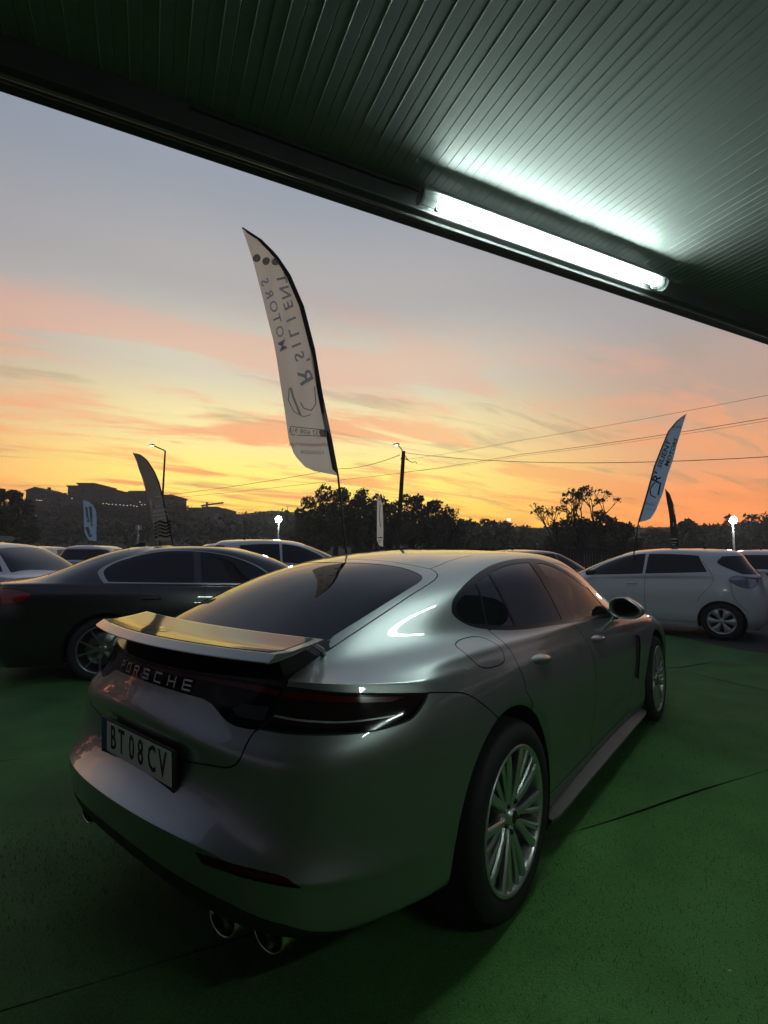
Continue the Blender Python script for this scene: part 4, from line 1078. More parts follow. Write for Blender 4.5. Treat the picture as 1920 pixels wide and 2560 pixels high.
def tube_lamp(label, LE0, LE1, LNN, LZ, wall, glow):
    lamp = empty('tube_lamp', (0, 0, 0))
    lamp.matrix_world = CM
    tag(lamp, label, 'lamp', 'tube lamps under the canopy')
    MB().grid(half_round(LE0 + .095, LE1 - .055, .019, LZ, LNN, seg=20, a0=-215, a1=35)).build('lit_diffuser', glow, lamp, fix=False)
    for a, b in ((LE0, LE0 + .093), (LE1 - .053, LE1)):
        r_ = half_round(a, b, .036, LZ, LNN, a0=-210, a1=30)
        g = MB().grid(r_)
        end = r_[0] if a == LE0 else r_[1]
        g.add(end, [tuple(range(len(end)))])
        g.build('end_housing', CLEAR, lamp, fix=False)
        MB().box((a + .015, LNN - .014, LZ - .012), (b - .012, LNN + .014, LZ + .02)).build('lamp_holder', WHITE, lamp, bevel=.003)
    MB().box((LE0 + .01, LNN - .034, LZ + .016), (LE1 - .01, LNN + .034, LZ + .034)).build('lamp_tray', mat('tray_grey', (.16, .165, .16), .5), lamp, bevel=.004)
    for e_ in (LE0 + .3, LE1 - .3):
        MB().box((e_ - .012, LNN + .035, LZ + .020), (e_ + .012, wall, LZ + .032)).build('lamp_bracket', BEAM, lamp)
    MB().tube([(LE0 + .005, LNN + .012, LZ + .03), (LE0 - .05, LNN + .03, LZ + .05), (LE0 - .09, wall - .004, LZ + .07), (LE0 - .9, wall - .006, LZ + .072)], .005, 6).build('lamp_cable', PLASTIC, lamp)
    return lamp


tube_lamp('long white tube lamp glowing in a clear housing under the canopy edge', .962, 2.505, 1.700, 2.903, 1.764, TUBE)
# its twin on the next purlin, just behind the viewer: the tail lamp and bumper mirror it
MB().box((-6.4, -1.42, 2.90), (9.6, -1.34, 2.985)).build('purlin', BEAM, can, bevel=.004)
tube_lamp('second white tube lamp on the purlin behind the viewer', 1.15, 2.69, -1.50, 2.893, -1.425, TUBE_DIM)

# ------------------------------------------------------------------ ground
def turf_material():
    m = mat('turf', (.03, .09, .03), .85)
    nt = m.node_tree; b = nt.nodes['Principled BSDF']
    tc = nt.nodes.new('ShaderNodeTexCoord')
    n1_ = nt.nodes.new('ShaderNodeTexNoise'); n1_.inputs['Scale'].default_value = 140; n1_.inputs['Detail'].default_value = 3
    n2_ = nt.nodes.new('ShaderNodeTexNoise'); n2_.inputs['Scale'].default_value = 2.2; n2_.inputs['Detail'].default_value = 5
    for q in (n1_, n2_): nt.links.new(tc.outputs['Object'], q.inputs['Vector'])
    r1 = nt.nodes.new('ShaderNodeValToRGB')
    r1.color_ramp.elements[0].position = .3; r1.color_ramp.elements[0].color = (.032, .110, .020, 1)
    r1.color_ramp.elements[1].position = .72; r1.color_ramp.elements[1].color = (.064, .180, .036, 1)
    nt.links.new(n1_.outputs[0], r1.inputs[0])
    mr = nt.nodes.new('ShaderNodeMapRange'); mr.inputs[1].default_value = .3; mr.inputs[2].default_value = .7; mr.inputs[3].default_value = .72; mr.inputs[4].default_value = 1.22
    nt.links.new(n2_.outputs[0], mr.inputs[0])
    mx = nt.nodes.new('ShaderNodeVectorMath'); mx.operation = 'SCALE'
    nt.links.new(r1.outputs[0], mx.inputs[0]); nt.links.new(mr.outputs[0], mx.inputs['Scale'])
    nt.links.new(mx.outputs[0], b.inputs['Base Color'])
    bp_ = nt.nodes.new('ShaderNodeBump'); bp_.inputs['Strength'].default_value = .55; bp_.inputs['Distance'].default_value = .012
    nt.links.new(n1_.outputs[0], bp_.inputs['Height']); nt.links.new(bp_.outputs[0], b.inputs['Normal'])
    return m


TURF = turf_material()
ASPH = vary(mat('asphalt', (.050, .050, .050), .9), 90, .35, bump=.6, bump_scale=160, detail=6)
gr = MB().add([(-1500, -1500, -.02), (1500, -1500, -.02), (1500, 1500, -.02), (-1500, 1500, -.02)], [(0, 1, 2, 3)]).build('ground', ASPH, None, fix=False)
tag(gr, kind='structure')

# ------------------------------------------------------------------ the other cars
def region2(s, name, poly, axes=(1, 2), cond=None, over=('body',), gap=0.0, gapname='gap'):
    """label faces inside an outline given in a flat projection (side view: y, z; rear view: x, z)"""
    poly = np.asarray(poly, float)

    def f(A):
        P = A[:, list(axes)]
        d = np.full(len(A), 1.)
        lo = poly.min(0) - .1; hi = poly.max(0) + .1
        sel = np.all((P > lo) & (P < hi), 1)
        if cond is not None: sel &= cond(A)
        i = np.where(sel)[0]
        if len(i):
            Q = np.column_stack([poly, np.zeros(len(poly))])
            d0 = seg_dist(np.column_stack([P[i], np.zeros(len(i))]), Q, True)
            d[i] = np.where(inside(P[i], poly), -d0, d0)
        return d
    ov = [s.id(n) for n in over]; me_ = s.id(name); gp = s.id(gapname)
    for w in ((gap, -gap) if gap else (0.,)):
        s.cutf(lambda A: f(A) - w)
    d = f(s.A[s.F].mean(1)); m = np.isin(s.lab, ov)
    s.lab[m & (d < -gap)] = me_
    if gap: s.lab[m & (np.abs(d) <= gap)] = gp


def seam2(s, line, axes=(1, 2), cond=None, over=('body',), gap=.003):
    Q = np.column_stack([np.asarray(line, float), np.zeros(len(line))])

    def f(A):
        d = seg_dist(np.column_stack([A[:, list(axes)], np.zeros(len(A))]), Q, False)
        return d if cond is None else np.where(cond(A), d, 1.)
    s.cutf(lambda A: np.where(f(A) < .08, f(A) * side_of(A[:, list(axes)], line), 1.))
    s.cutf(lambda A: f(A) - gap)
    s.lab[np.isin(s.lab, [s.id(n) for n in over]) & (f(s.A[s.F].mean(1)) <= gap)] = s.id('gap')


def level(W, k, yr, yf, wb, zr, zf, tuck=0.0):
    """one lower body line: plan outline with rounded ends"""
    pts = [(0, yr), (.5, yr + .03), (.85, yr + .15), (.975, yr + .43), (1, 0), (1, .3 * wb), (1, .6 * wb), (1, .85 * wb), (.985, wb), (.86, yf - .28), (.5, yf - .07), (0, yf)]
    o = []
    for x, y in pts:
        t = min(max((y - yr) / (yf - yr), 0), 1)
        o.append((x * W * k, y, zr + (zf - zr) * t))
    return o


def upper(rear, side, front):
    return list(rear) + list(side) + list(front)


def car_rows(W, wb, yr, yf, zb, lev, belt, mid, rail, roofz, spine):
    rows = [level(W, .93, yr + .10, yf - .08, wb, zb, zb)]
    for (k, dr, df, zr, zf) in lev:
        rows.append(level(W, k, yr + dr, yf - df, wb, zr, zf))
    rows += [belt, mid, rail]
    n = len(rail)
    y0, y1 = spine
    rm = []; sp_ = []
    for i, (x, y, z) in enumerate(rail):
        ys_ = y0 + (y1 - y0) * i / (n - 1)
        rm.append((x * .55, y * .55 + ys_ * .45, z * .3 + roofz * .7))
        sp_.append((0, ys_, roofz))
    return rows + [rm, sp_]


def arch_cut(B_, cy, cz, r):
    B_.drop(lambda A: np.where(A[:, 0] > .45, np.hypot(A[:, 1] - cy, A[:, 2] - cz) - r, 1.))


def arch_roll(B_, arches):
    for cy, cz, rr in arches:
        d = np.hypot(B_.A[:, 1] - cy, B_.A[:, 2] - cz) - rr
        k = np.clip(1 - d / .03, 0, 1) * (B_.A[:, 0] > .45)
        B_.A[:, 0] -= .02 * k ** 1.5


def housings(parent, arches, W):
    for sx in (1, -1):
        for cy, cz, rr in arches:
            m = MB()
            m.grid([[(sx * xx, cy + rr * math.cos(a), cz + rr * math.sin(a)) for a in [R(-20 + 220 * k / 24) for k in range(25)]] for xx in (W - .03, W - .34)])
            m.add([(sx * (W - .34), cy + rr * math.cos(R(15 * k)), cz + rr * math.sin(R(15 * k))) for k in range(24)], [tuple(range(24))])
            m.build('wheel_housing', UNDER, parent, fix=False)


BLACKPAINT = mat('black_paint', (.005, .005, .0055), .3, 0, 1, .015)
WHITEPAINT = mat('white_paint', (.62, .63, .63), .3, 0, 1, .03)
GREYPAINT = mat('grey_paint', (.16, .165, .17), .35, .7, 1, .03)
CLEARLAMP = mat('clear_lamp', (.30, .33, .40), .08, .3, 1, .02)
DARKTRIM = PLASTIC

# ---- black saloon, parallel to the canopy edge
BM_WB, BM_W = 2.97, .935
BMW_ROWS = car_rows(BM_W, BM_WB, -1.16, 3.80, .20,
    [(.985, .03, .02, .36, .34), (1.0, .0, .0, .58, .52), (1.0, .01, .03, .80, .70), (.965, .03, .12, .98, .84), (.93, .07, .35, 1.07, .93)],
    upper([(0, -.66, 1.145), (.42, -.64, 1.14), (.66, -.56, 1.125)], [(.78, -.30, 1.11), (.835, .05, 1.085), (.86, .8, 1.06), (.865, 1.6, 1.045), (.845, 2.1, 1.02)], [(.70, 2.42, 1.01), (.60, 2.5, 1.01), (.4, 2.56, 1.015), (0, 2.60, 1.02)]),
    upper([(0, -.20, 1.36), (.33, -.18, 1.345), (.52, -.10, 1.30)], [(.62, .02, 1.275), (.69, .22, 1.275), (.74, .8, 1.27), (.745, 1.4, 1.26), (.72, 1.8, 1.235)], [(.62, 2.05, 1.24), (.5, 2.14, 1.25), (.3, 2.2, 1.26), (0, 2.22, 1.265)]),
    upper([(0, .22, 1.475), (.26, .23, 1.465), (.42, .28, 1.445)], [(.50, .36, 1.43), (.56, .5, 1.44), (.60, .85, 1.455), (.61, 1.15, 1.455), (.58, 1.4, 1.44)], [(.5, 1.55, 1.43), (.4, 1.6, 1.435), (.22, 1.64, 1.445), (0, 1.65, 1.45)]),
    1.505, (.62, 1.15))
bmw = empty('black_saloon', (0, 0, 0))
tag(bmw, 'glossy black saloon with chrome window trim and red tail lamp beside the silver car', 'car')
BSF = surface(BMW_ROWS, ((5, .3),), .045, .035)
K = Body(BSF)
bm_arch = ((0, .345, .395), (BM_WB, .345, .39))
for a in bm_arch: arch_cut(K, *a)
side = lambda A: A[:, 0] > .3
dlo = smooth_poly([(-.10, 1.20), (-.085, 1.13), (-.03, 1.062), (-.03, 1.062), (.6, 1.045), (1.3, 1.03), (2.02, 1.005), (2.02, 1.005), (1.85, 1.13), (1.68, 1.25), (1.4, 1.36), (1.05, 1.425), (.7, 1.437), (.45, 1.415), (.2, 1.355), (.02, 1.285)], True, 4)
dcen = dlo.mean(0)
region2(K, 'chrome', dlo, cond=side)
din = smooth_poly([(-.045, 1.20), (-.035, 1.14), (.005, 1.076), (.005, 1.076), (.6, 1.056), (1.3, 1.041), (1.96, 1.017), (1.96, 1.017), (1.82, 1.127), (1.655, 1.242), (1.39, 1.352), (1.05, 1.416), (.7, 1.428), (.46, 1.406), (.22, 1.347), (.05, 1.279)], True, 4)
region2(K, 'side_window', din, cond=side, over=('chrome',))
region2(K, 'pillar', [(.92, .9), (1.0, .9), (.98, 1.5), (.90, 1.5)], cond=side, over=('side_window',))
region2(K, 'tail_lamp', smooth_poly([(-1.4, 1.03), (-1.4, 1.03), (-.9, 1.02), (-.74, .985), (-.68, .965), (-.68, .965), (-.74, .90), (-.86, .865), (-.86, .865), (-1.4, .85), (-1.4, .85)], True, 3), cond=lambda A: (A[:, 0] > .32) & (A[:, 1] < -.5), gap=.003)
region2(K, 'rear_window', [(-.55, -.60), (-.40, .18), (.40, .18), (.55, -.60), (0, -.66)], axes=(0, 1), cond=lambda A: A[:, 2] > 1.10, gap=.003)
region2(K, 'windscreen', [(-.62, 2.42), (-.46, 1.66), (.46, 1.66), (.62, 2.42), (0, 2.52)], axes=(0, 1), cond=lambda A: A[:, 2] > 1.0, gap=.003)
for l in ([(.30, 1.06), (.36, .9), (.42, .70), (.40, .4)], [(1.02, 1.04), (1.04, .7), (1.02, .32)], [(2.1, 1.02), (2.2, .8), (2.2, .3)], [(-.62, .98), (-.52, .8), (-.42, .60)], [(.42, .3), (2.2, .28)]):
    seam2(K, smooth_poly(l, False, 4), cond=side)
seam2(K, [(-.70, -1.2), (-.66, -.75), (-.60, -.62)], axes=(0, 1), cond=lambda A: A[:, 2] > 1.0)
arch_roll(K, bm_arch)
K.emit('body', 'body_shell', BLACKPAINT, bmw)
K.emit('gap', 'panel_gap', GAP, bmw, offset=-.003)['kind'] = 'stuff'
K.emit('rear_window', 'rear_window', GLASS, bmw, offset=-.002)
K.emit('windscreen', 'windscreen', GLASS, bmw, offset=-.002)
for sd in ('right', 'left'):
    K.emit('chrome', 'window_trim', mat('satin_chrome', (.42, .42, .41), .3, 1), bmw, sd, .002)
    K.emit('side_window', 'side_window', GLASS, bmw, sd, -.003)
    K.emit('pillar', 'door_pillar', BLACKGLOSS, bmw, sd, -.002)
    K.emit('tail_lamp', 'tail_lamp', mat('red_lamp', (.22, .006, .010), .08, 0, 1, .01), bmw, sd, .001)
housings(bmw, bm_arch, BM_W)
BLACKRIM = mat('dark_alloy', (.28, .28, .285), .3, .9, .5, .05)
for sx in (1, -1):
    wheel(bmw, 'rear_wheel', sx, sx * (BM_W - .01), 0, .345, .26, .262, 'five_y', BLACKRIM, spoke_rot=R(12), n=48)
    wheel(bmw, 'front_wheel', sx, sx * (BM_W - .01), BM_WB, .345, .245, .262, 'five_y', BLACKRIM, n=48)
    for yy, zz in ((.36, .885), (1.12, .875)):
        MB().tube([(sx * .925, yy, zz), (sx * .945, yy + .03, zz + .002), (sx * .945, yy + .17, zz), (sx * .925, yy + .2, zz - .002)], [.008, .012, .012, .008], 8).build('door_handle', BLACKPAINT, bmw)
    MB().box((sx * .92 - .03, 1.9, .98), (sx * .92 + .03, 1.96, 1.04)).build('mirror_stalk', BLACKPAINT, bmw, bevel=.01)
    MB().prism([(sx * .93, 1.88, 1.0), (sx * 1.08, 1.9, 1.01), (sx * 1.09, 1.92, 1.08), (sx * .95, 1.88, 1.12)], (0, .13, -.01)).build('door_mirror', BLACKPAINT, bmw, bevel=.025)
MB().prism([(0, .20, 1.478), (0, .36, 1.50), (0, .36, 1.535), (0, .30, 1.545)], (.02, 0, 0)).build('roof_fin', BLACKPAINT, bmw, bevel=.006)
MB().box((-.6, -1.0, .18), (.6, 3.5, .4)).build('underbody', UNDER, bmw)
MB().box((.55, -.72, .985), (.60, -.55, 1.0)).build('name_badge', CHROME, bmw) if False else None
bmw.location = cp(-.41, 6.27 + BM_W, 0)
bmw.rotation_euler = (0, 0, -AZ)

# ---- hatchback: the white one near the canopy and others of its kind farther off
ZW = .865
ZOE_ROWS = car_rows(ZW, 2.59, -.66, 3.42, .20,
    [(.99, .02, .02, .34, .34), (1.0, .0, .0, .55, .50), (1.0, .03, .03, .78, .70), (.975, .07, .10, .92, .82), (.945, .09, .22, 1.03, .93)],
    upper([(0, -.56, 1.09), (.40, -.54, 1.09), (.64, -.44, 1.10)], [(.745, -.2, 1.11), (.80, .15, 1.12), (.82, .75, 1.10), (.815, 1.45, 1.065), (.79, 1.95, 1.04)], [(.72, 2.3, 1.02), (.62, 2.5, 1.01), (.4, 2.62, 1.01), (0, 2.68, 1.01)]),
    upper([(0, -.38, 1.32), (.36, -.36, 1.315), (.56, -.26, 1.31)], [(.65, -.08, 1.30), (.71, .15, 1.30), (.735, .75, 1.29), (.73, 1.3, 1.27), (.70, 1.68, 1.25)], [(.62, 1.92, 1.24), (.52, 2.06, 1.245), (.32, 2.15, 1.25), (0, 2.18, 1.255)]),
    upper([(0, -.26, 1.50), (.30, -.24, 1.495), (.47, -.16, 1.48)], [(.55, 0, 1.475), (.595, .2, 1.485), (.62, .7, 1.50), (.62, 1.05, 1.49), (.60, 1.3, 1.465)], [(.53, 1.46, 1.455), (.42, 1.54, 1.46), (.24, 1.59, 1.468), (0, 1.6, 1.472)]),
    1.566, (.35, .95))


def hatchback(name, label, paint, rim_mat, detail=True, du=.05):
    root = empty(name)
    tag(root, label, 'car')
    Z = Body(surface(ZOE_ROWS, ((5, .35),), du, du * .8))
    za_ = ((0, .30, .355), (2.59, .30, .355))
    for a in za_: arch_cut(Z, *a)
    sd_ = lambda A: A[:, 0] > .3
    region2(Z, 'rear_side_window', smooth_poly([(1.10, 1.455), (1.10, 1.455), (.7, 1.45), (.34, 1.425), (.30, 1.40), (.26, 1.30), (.18, 1.145), (.18, 1.145), (.6, 1.118), (1.15, 1.092), (1.15, 1.092)], True, 3), cond=sd_, gap=.003)
    region2(Z, 'front_side_window', smooth_poly([(1.16, 1.455), (1.16, 1.455), (1.35, 1.44), (1.6, 1.385), (1.92, 1.25), (2.10, 1.14), (2.26, 1.04), (2.26, 1.04), (1.9, 1.048), (1.20, 1.088), (1.20, 1.088)], True, 3), cond=sd_, gap=.003)
    region2(Z, 'rear_window', smooth_poly([(.03, 1.318), (-.02, 1.385), (-.12, 1.42), (-.9, 1.44), (-.9, 1.44), (-.9, 1.13), (-.9, 1.13), (-.38, 1.115), (-.27, 1.14), (-.117, 1.21), (-.0, 1.275)], True, 4), cond=lambda A: A[:, 1] < .3, gap=.003)
    region2(Z, 'windscreen', [(-.66, 2.42), (-.47, 1.62), (.47, 1.62), (.66, 2.42), (0, 2.6)], axes=(0, 1), cond=lambda A: A[:, 2] > 1.0, gap=.003)
    region2(Z, 'tail_lamp', smooth_poly([(-.13, 1.007), (-.19, 1.075), (-.27, 1.085), (-.386, 1.07), (-.52, 1.018), (-.45, .89), (-.29, .905), (-.204, .95)], True, 4), cond=lambda A: (A[:, 1] < .1) & (A[:, 0] > .3), gap=.004)
    region2(Z, 'head_lamp', smooth_poly([(2.95, .80), (3.15, .70), (3.5, .66), (3.5, .76), (3.2, .83), (2.85, .88)], True, 4), cond=lambda A: (A[:, 1] > 2.5) & (A[:, 0] > .3), gap=.004)
    region2(Z, 'grille', [(-.45, .5), (.45, .5), (.5, .34), (-.5, .34)], axes=(0, 2), cond=lambda A: A[:, 1] > 3.1)
    for l in ([(.25, 1.33), (.14, 1.15), (.09, 1.02), (.16, .87), (.28, .74), (.34, .62)], [(1.15, 1.09), (1.17, .7), (1.14, .24)], [(2.1, 1.03), (2.22, .8), (2.2, .24)], [(.38, .27), (2.2, .24)], [(-.15, .97), (-.2, .7), (-.36, .5)]):
        seam2(Z, smooth_poly(l, False, 4), cond=sd_)
    arch_roll(Z, za_)
    Z.emit('body', 'body_shell', paint, root)
    Z.emit('gap', 'panel_gap', GAP, root, offset=-.003)['kind'] = 'stuff'
    Z.emit('rear_window', 'rear_window', GLASS, root, offset=-.001)
    Z.emit('windscreen', 'windscreen', GLASS, root, offset=-.002)
    Z.emit('grille', 'grille', DARKTRIM, root, offset=-.002)
    for s_ in ('right', 'left'):
        Z.emit('rear_side_window', 'rear_side_window', GLASS, root, s_, -.003)
        Z.emit('front_side_window', 'front_side_window', GLASS, root, s_, -.003)
        Z.emit('tail_lamp', 'tail_lamp', CLEARLAMP, root, s_, .002)
        Z.emit('head_lamp', 'head_lamp', CLEARLAMP, root, s_, .001)
    housings(root, za_, ZW)
    for sx in (1, -1):
        wheel(root, 'rear_wheel', sx, sx * (ZW - .012), 0, .31, .2, .214, 'six_petal', rim_mat, spoke_rot=R(30), n=40, detail=False)
        wheel(root, 'front_wheel', sx, sx * (ZW - .012), 2.59, .31, .2, .214, 'six_petal', rim_mat, n=40, detail=False)
        MB().tube([(sx * .855, 1.27, .905), (sx * .875, 1.3, .905), (sx * .875, 1.45, .90), (sx * .855, 1.48, .90)], [.008, .011, .011, .008], 8).build('door_handle', paint, root)
        MB().prism([(sx * .84, 2.02, 1.04), (sx * .98, 2.05, 1.04), (sx * 1.0, 2.06, 1.12), (sx * .85, 2.02, 1.15)], (0, .13, -.01)).build('door_mirror', DARKTRIM, root, bevel=.025)
    MB().prism([(0, .18, 1.54), (0, .30, 1.556), (0, .285, 1.60)], (.02, 0, 0)).build('roof_aerial', DARKTRIM, root, bevel=.004)
    MB().box((-.55, -.5, .18), (.55, 3.1, .4)).build('underbody', UNDER, root)
    MB().box((-.26, -.668, .60), (.26, -.66, .71)).build('number_plate', mat('plate_white', (.62, .62, .58), .35), root)
    return root


PETAL = mat('silver_cover', (.42, .43, .43), .35, .6)
zoe = hatchback('white_hatchback', 'white hatchback parked side-on on the asphalt right of the silver car', WHITEPAINT, PETAL, du=.035)
zoe.location = (1.0, 8.33 + ZW - .02, 0)
zoe.rotation_euler = (0, 0, R(90))


def ratio(px, py):
    """sideways and upward offset per metre of horizontal depth"""
    h = (px - 960) / FPX; v = (1280 - py) / FPX
    h, v = h - ROLL * v, v + ROLL * h
    den = math.cos(PITCH) - v * math.sin(PITCH)
    return h / den, (math.sin(PITCH) + v * math.cos(PITCH)) / den


def site(px, py, d):
    """a place on the lot: reading of the photograph at depth d along the horizontal view axis"""
    h, v = ratio(px, py)
    a = h * d
    z = CAM_POS.z + v * d
    return Vector((CAM_POS.x - math.sin(YAW) * d + math.cos(YAW) * a, CAM_POS.y + math.cos(YAW) * d + math.sin(YAW) * a, z))


def ground_site(px, d):
    p = site(px, 1300, d); p.z = 0
    return p


VIEW = YAW          # heading straight away from the viewer


def repaint(root, frm, to):
    for ch in root.children_recursive:
        if ch.type == 'MESH' and ch.data.materials and ch.data.materials[0] == frm:
            ch.data = ch.data.copy(); ch.data.materials[0] = to


base_far = hatchback('parked_hatchback', 'dark hatchback with black rear window showing just above the silver roof', GREYPAINT, PETAL, du=.08)
far_group = 'cars parked in the row behind'
spots = [
    # px, depth, heading, scale, label, paint
    (1352, 13.5, VIEW + R(-60), (1, 1, 1.0), 'dark hatchback peeking over the silver car roof before the white hatchback', GREYPAINT),
    (40, 9.6, VIEW - R(112), (1, 1, 1.02), 'white car with a price sheet in its windscreen behind the black saloon', WHITEPAINT),
    (142, 19, VIEW + R(4), (1, 1, 1.05), 'small white hatchback seen from behind, leftmost in the far row', WHITEPAINT),
    (262, 17, VIEW + R(10), (1.05, 1, 1.06), 'pale hatchback seen from behind just above the black saloon rear roof', WHITEPAINT),
    (735, 12.0, VIEW - R(84), (1.05, 1.08, 1.12), 'pale tall crossover seen side-on beyond the silver car rear window', WHITEPAINT),
    (575, 15.5, VIEW + R(12), (1.05, 1, 1.1), 'light car roof between the black saloon and the tall crossover', WHITEPAINT),
    (1962, 12.3, VIEW - R(66), (1, 1, 1.02), 'white car half hidden behind the white hatchback tail', WHITEPAINT),
]
for i, (px, d, hd, sc, lb, pnt) in enumerate(spots):
    o = base_far if i == 0 else copy_tree(base_far)
    p = ground_site(px, d)
    rot = Matrix.Rotation(hd, 3, 'Z')
    ctr = rot @ Vector((0, 1.35 * sc[1], 0))
    o.location = p - ctr
    o.rotation_euler = (0, 0, hd)
    o.scale = sc
    tag(o, lb, 'car', far_group)
    o.name = 'parked_hatchback'
    if pnt != GREYPAINT: repaint(o, GREYPAINT, pnt)

# ------------------------------------------------------------------ artificial turf laid in strips along the canopy, with lifted joints
def ripple(e, n):
    return .006 * (math.sin(e * 2.1 + n * .7) * math.sin(n * 1.7 + .4) + .5 * math.sin(e * 4.7 - n * 2.9))


tb = [-8.6, -6.5, -4.4, -2.25, -.46 + .0, 1.66 + .0, 3.80, 5.95, 8.1, 10.2]
# joints seen in the photograph: n = 1.66 and n = -.53 relative to the car axes, moved to the canopy axes
off_n = (C0.dot(NV))
joints = [-.53 - off_n + k * 2.19 for k in range(-4, 5)]
cross = 5.9          # distance along E where the strips end against the next length
gi = 0
for k in range(len(joints) - 1):
    a, b = joints[k] + .006, joints[k + 1] - .006
    for (e0, e1) in ((-7.0, cross - .008), (cross + .008, 8.02)):
        ne = int((e1 - e0) / .16); nn_ = 14
        P = []
        for i in range(ne + 1):
            row = []
            for j in range(nn_ + 1):
                e_ = e0 + (e1 - e0) * i / ne; n_ = a + (b - a) * j / nn_
                edge = min(n_ - a, b - n_) / .05; eedge = min(e_ - e0, e1 - e_) / .06
                lift = .012 * max(0, 1 - edge) * (.5 + .5 * math.sin(e_ * 3.3 + k)) + .022 * max(0, 1 - eedge) * (.6 + .4 * math.sin(n_ * 4.0 + k))
                q = cp(e_, n_, .010 + ripple(e_, n_) * .6 + lift)
                if e0 > 5:  # the far margin is cut slanting
                    f = (e_ - e0) / (e1 - e0)
                    q = q + EV * (f * .17 * (n_ - 4.1))
                row.append(q)
            P.append(row)
        o = MB().grid(P).build('turf_strip', TURF, None, fix=False)
        tag(o, kind='structure')
# short blades standing in the turf near the camera
nb = 120000
ee = rng.uniform(-1.6, 5.2, nb); nnv = rng.uniform(-2.6, 3.2, nb)
keep = (rng.random(nb) < np.clip(1.25 - np.hypot(ee - .3, nnv - .6) / 4.2, .12, 1))
ee, nnv = ee[keep], nnv[keep]
nb = len(ee)
bx_ = C0.x + EV.x * ee + NV.x * nnv; by_ = C0.y + EV.y * ee + NV.y * nnv
bz_ = np.array([.008 + ripple(a, b) * .6 for a, b in zip(ee, nnv)])
h = rng.uniform(.008, .020, nb); ang = rng.uniform(0, 6.283, nb); ln = rng.uniform(.002, .012, nb); la = rng.uniform(0, 6.283, nb)
w = .0017
dx, dy = np.cos(ang) * w, np.sin(ang) * w
V = np.stack([np.stack([bx_ - dx, by_ - dy, bz_], 1), np.stack([bx_ + dx, by_ + dy, bz_], 1), np.stack([bx_ + np.cos(la) * ln, by_ + np.sin(la) * ln, bz_ + h], 1)], 1).reshape(-1, 3)
F = np.arange(nb * 3).reshape(-1, 3)
BLADE = vary(mat('turf_blade', (.056, .160, .034), .7), 160, .3)
o = pymesh('turf_pile', V, F, BLADE)
tag(o, 'short green plastic pile of the artificial turf', 'turf', kind='stuff')
# bits of litter on the turf
for (x, y, s_, wh) in ((1.62, .18, .005, 'largest of the pale scraps on the turf, near the lower right corner'), (1.35, -.52, .006, 'pale scrap on the turf nearest the rear wheel'), (1.75, .55, .007, 'pale scrap on the turf beside the strip joint at right'), (.9, 1.9, .006, 'pale scrap on the turf under the sill of the silver car')):
    o = MB().add([(-s_, -s_ * .6, 0), (s_, -s_ * .4, .002), (s_ * .7, s_, .006), (-s_ * .8, s_ * .7, .001)], [(0, 1, 2, 3)]).build('paper_scrap', mat('scrap_grey', (.35, .36, .33), .8), None, fix=False)
    o.location = (x, y, .02)
    tag(o, wh, 'litter', 'scraps on the turf')

# unseen wall added behind the viewer to darken what the car's rear mirrors
WALL = vary(mat('wall_render', (.20, .20, .19), .8), 2, .12, bump=.2, bump_scale=60)
wl = MB().box((-9, -4.9, 0), (13, -4.62, 3.3)).build('unseen_wall', WALL, None)
wl.matrix_world = CM
tag(wl, 'plain grey unseen wall added behind the viewer to darken rear reflections', 'wall')

# ------------------------------------------------------------------ feather flags
POLE_M = mat('flag_pole', (.015, .015, .016), .4, .3)


def fabric(name, col, trans=.6):
    if name in MATS: return MATS[name]
    m = mat(name, col, .8)
    nt = m.node_tree; b = nt.nodes['Principled BSDF']
    t = nt.nodes.new('ShaderNodeBsdfTranslucent'); t.inputs[0].default_value = (*col, 1)
    mx = nt.nodes.new('ShaderNodeMixShader'); mx.inputs[0].default_value = trans
    out = nt.nodes['Material Output']
    nt.links.new(b.outputs[0], mx.inputs[1]); nt.links.new(t.outputs[0], mx.inputs[2]); nt.links.new(mx.outputs[0], out.inputs[0])
    return m


def interp(poly, z):
    """x of a polyline (list of (x, z), z falling) at height z"""
    for (x0, z0), (x1, z1) in zip(poly, poly[1:]):
        if (z0 >= z >= z1) or (z0 <= z <= z1):
            return x0 + (x1 - x0) * ((z - z0) / (z1 - z0) if z1 != z0 else 0)
    return poly[-1][0] if abs(z - poly[-1][1]) < abs(z - poly[0][1]) else poly[0][0]


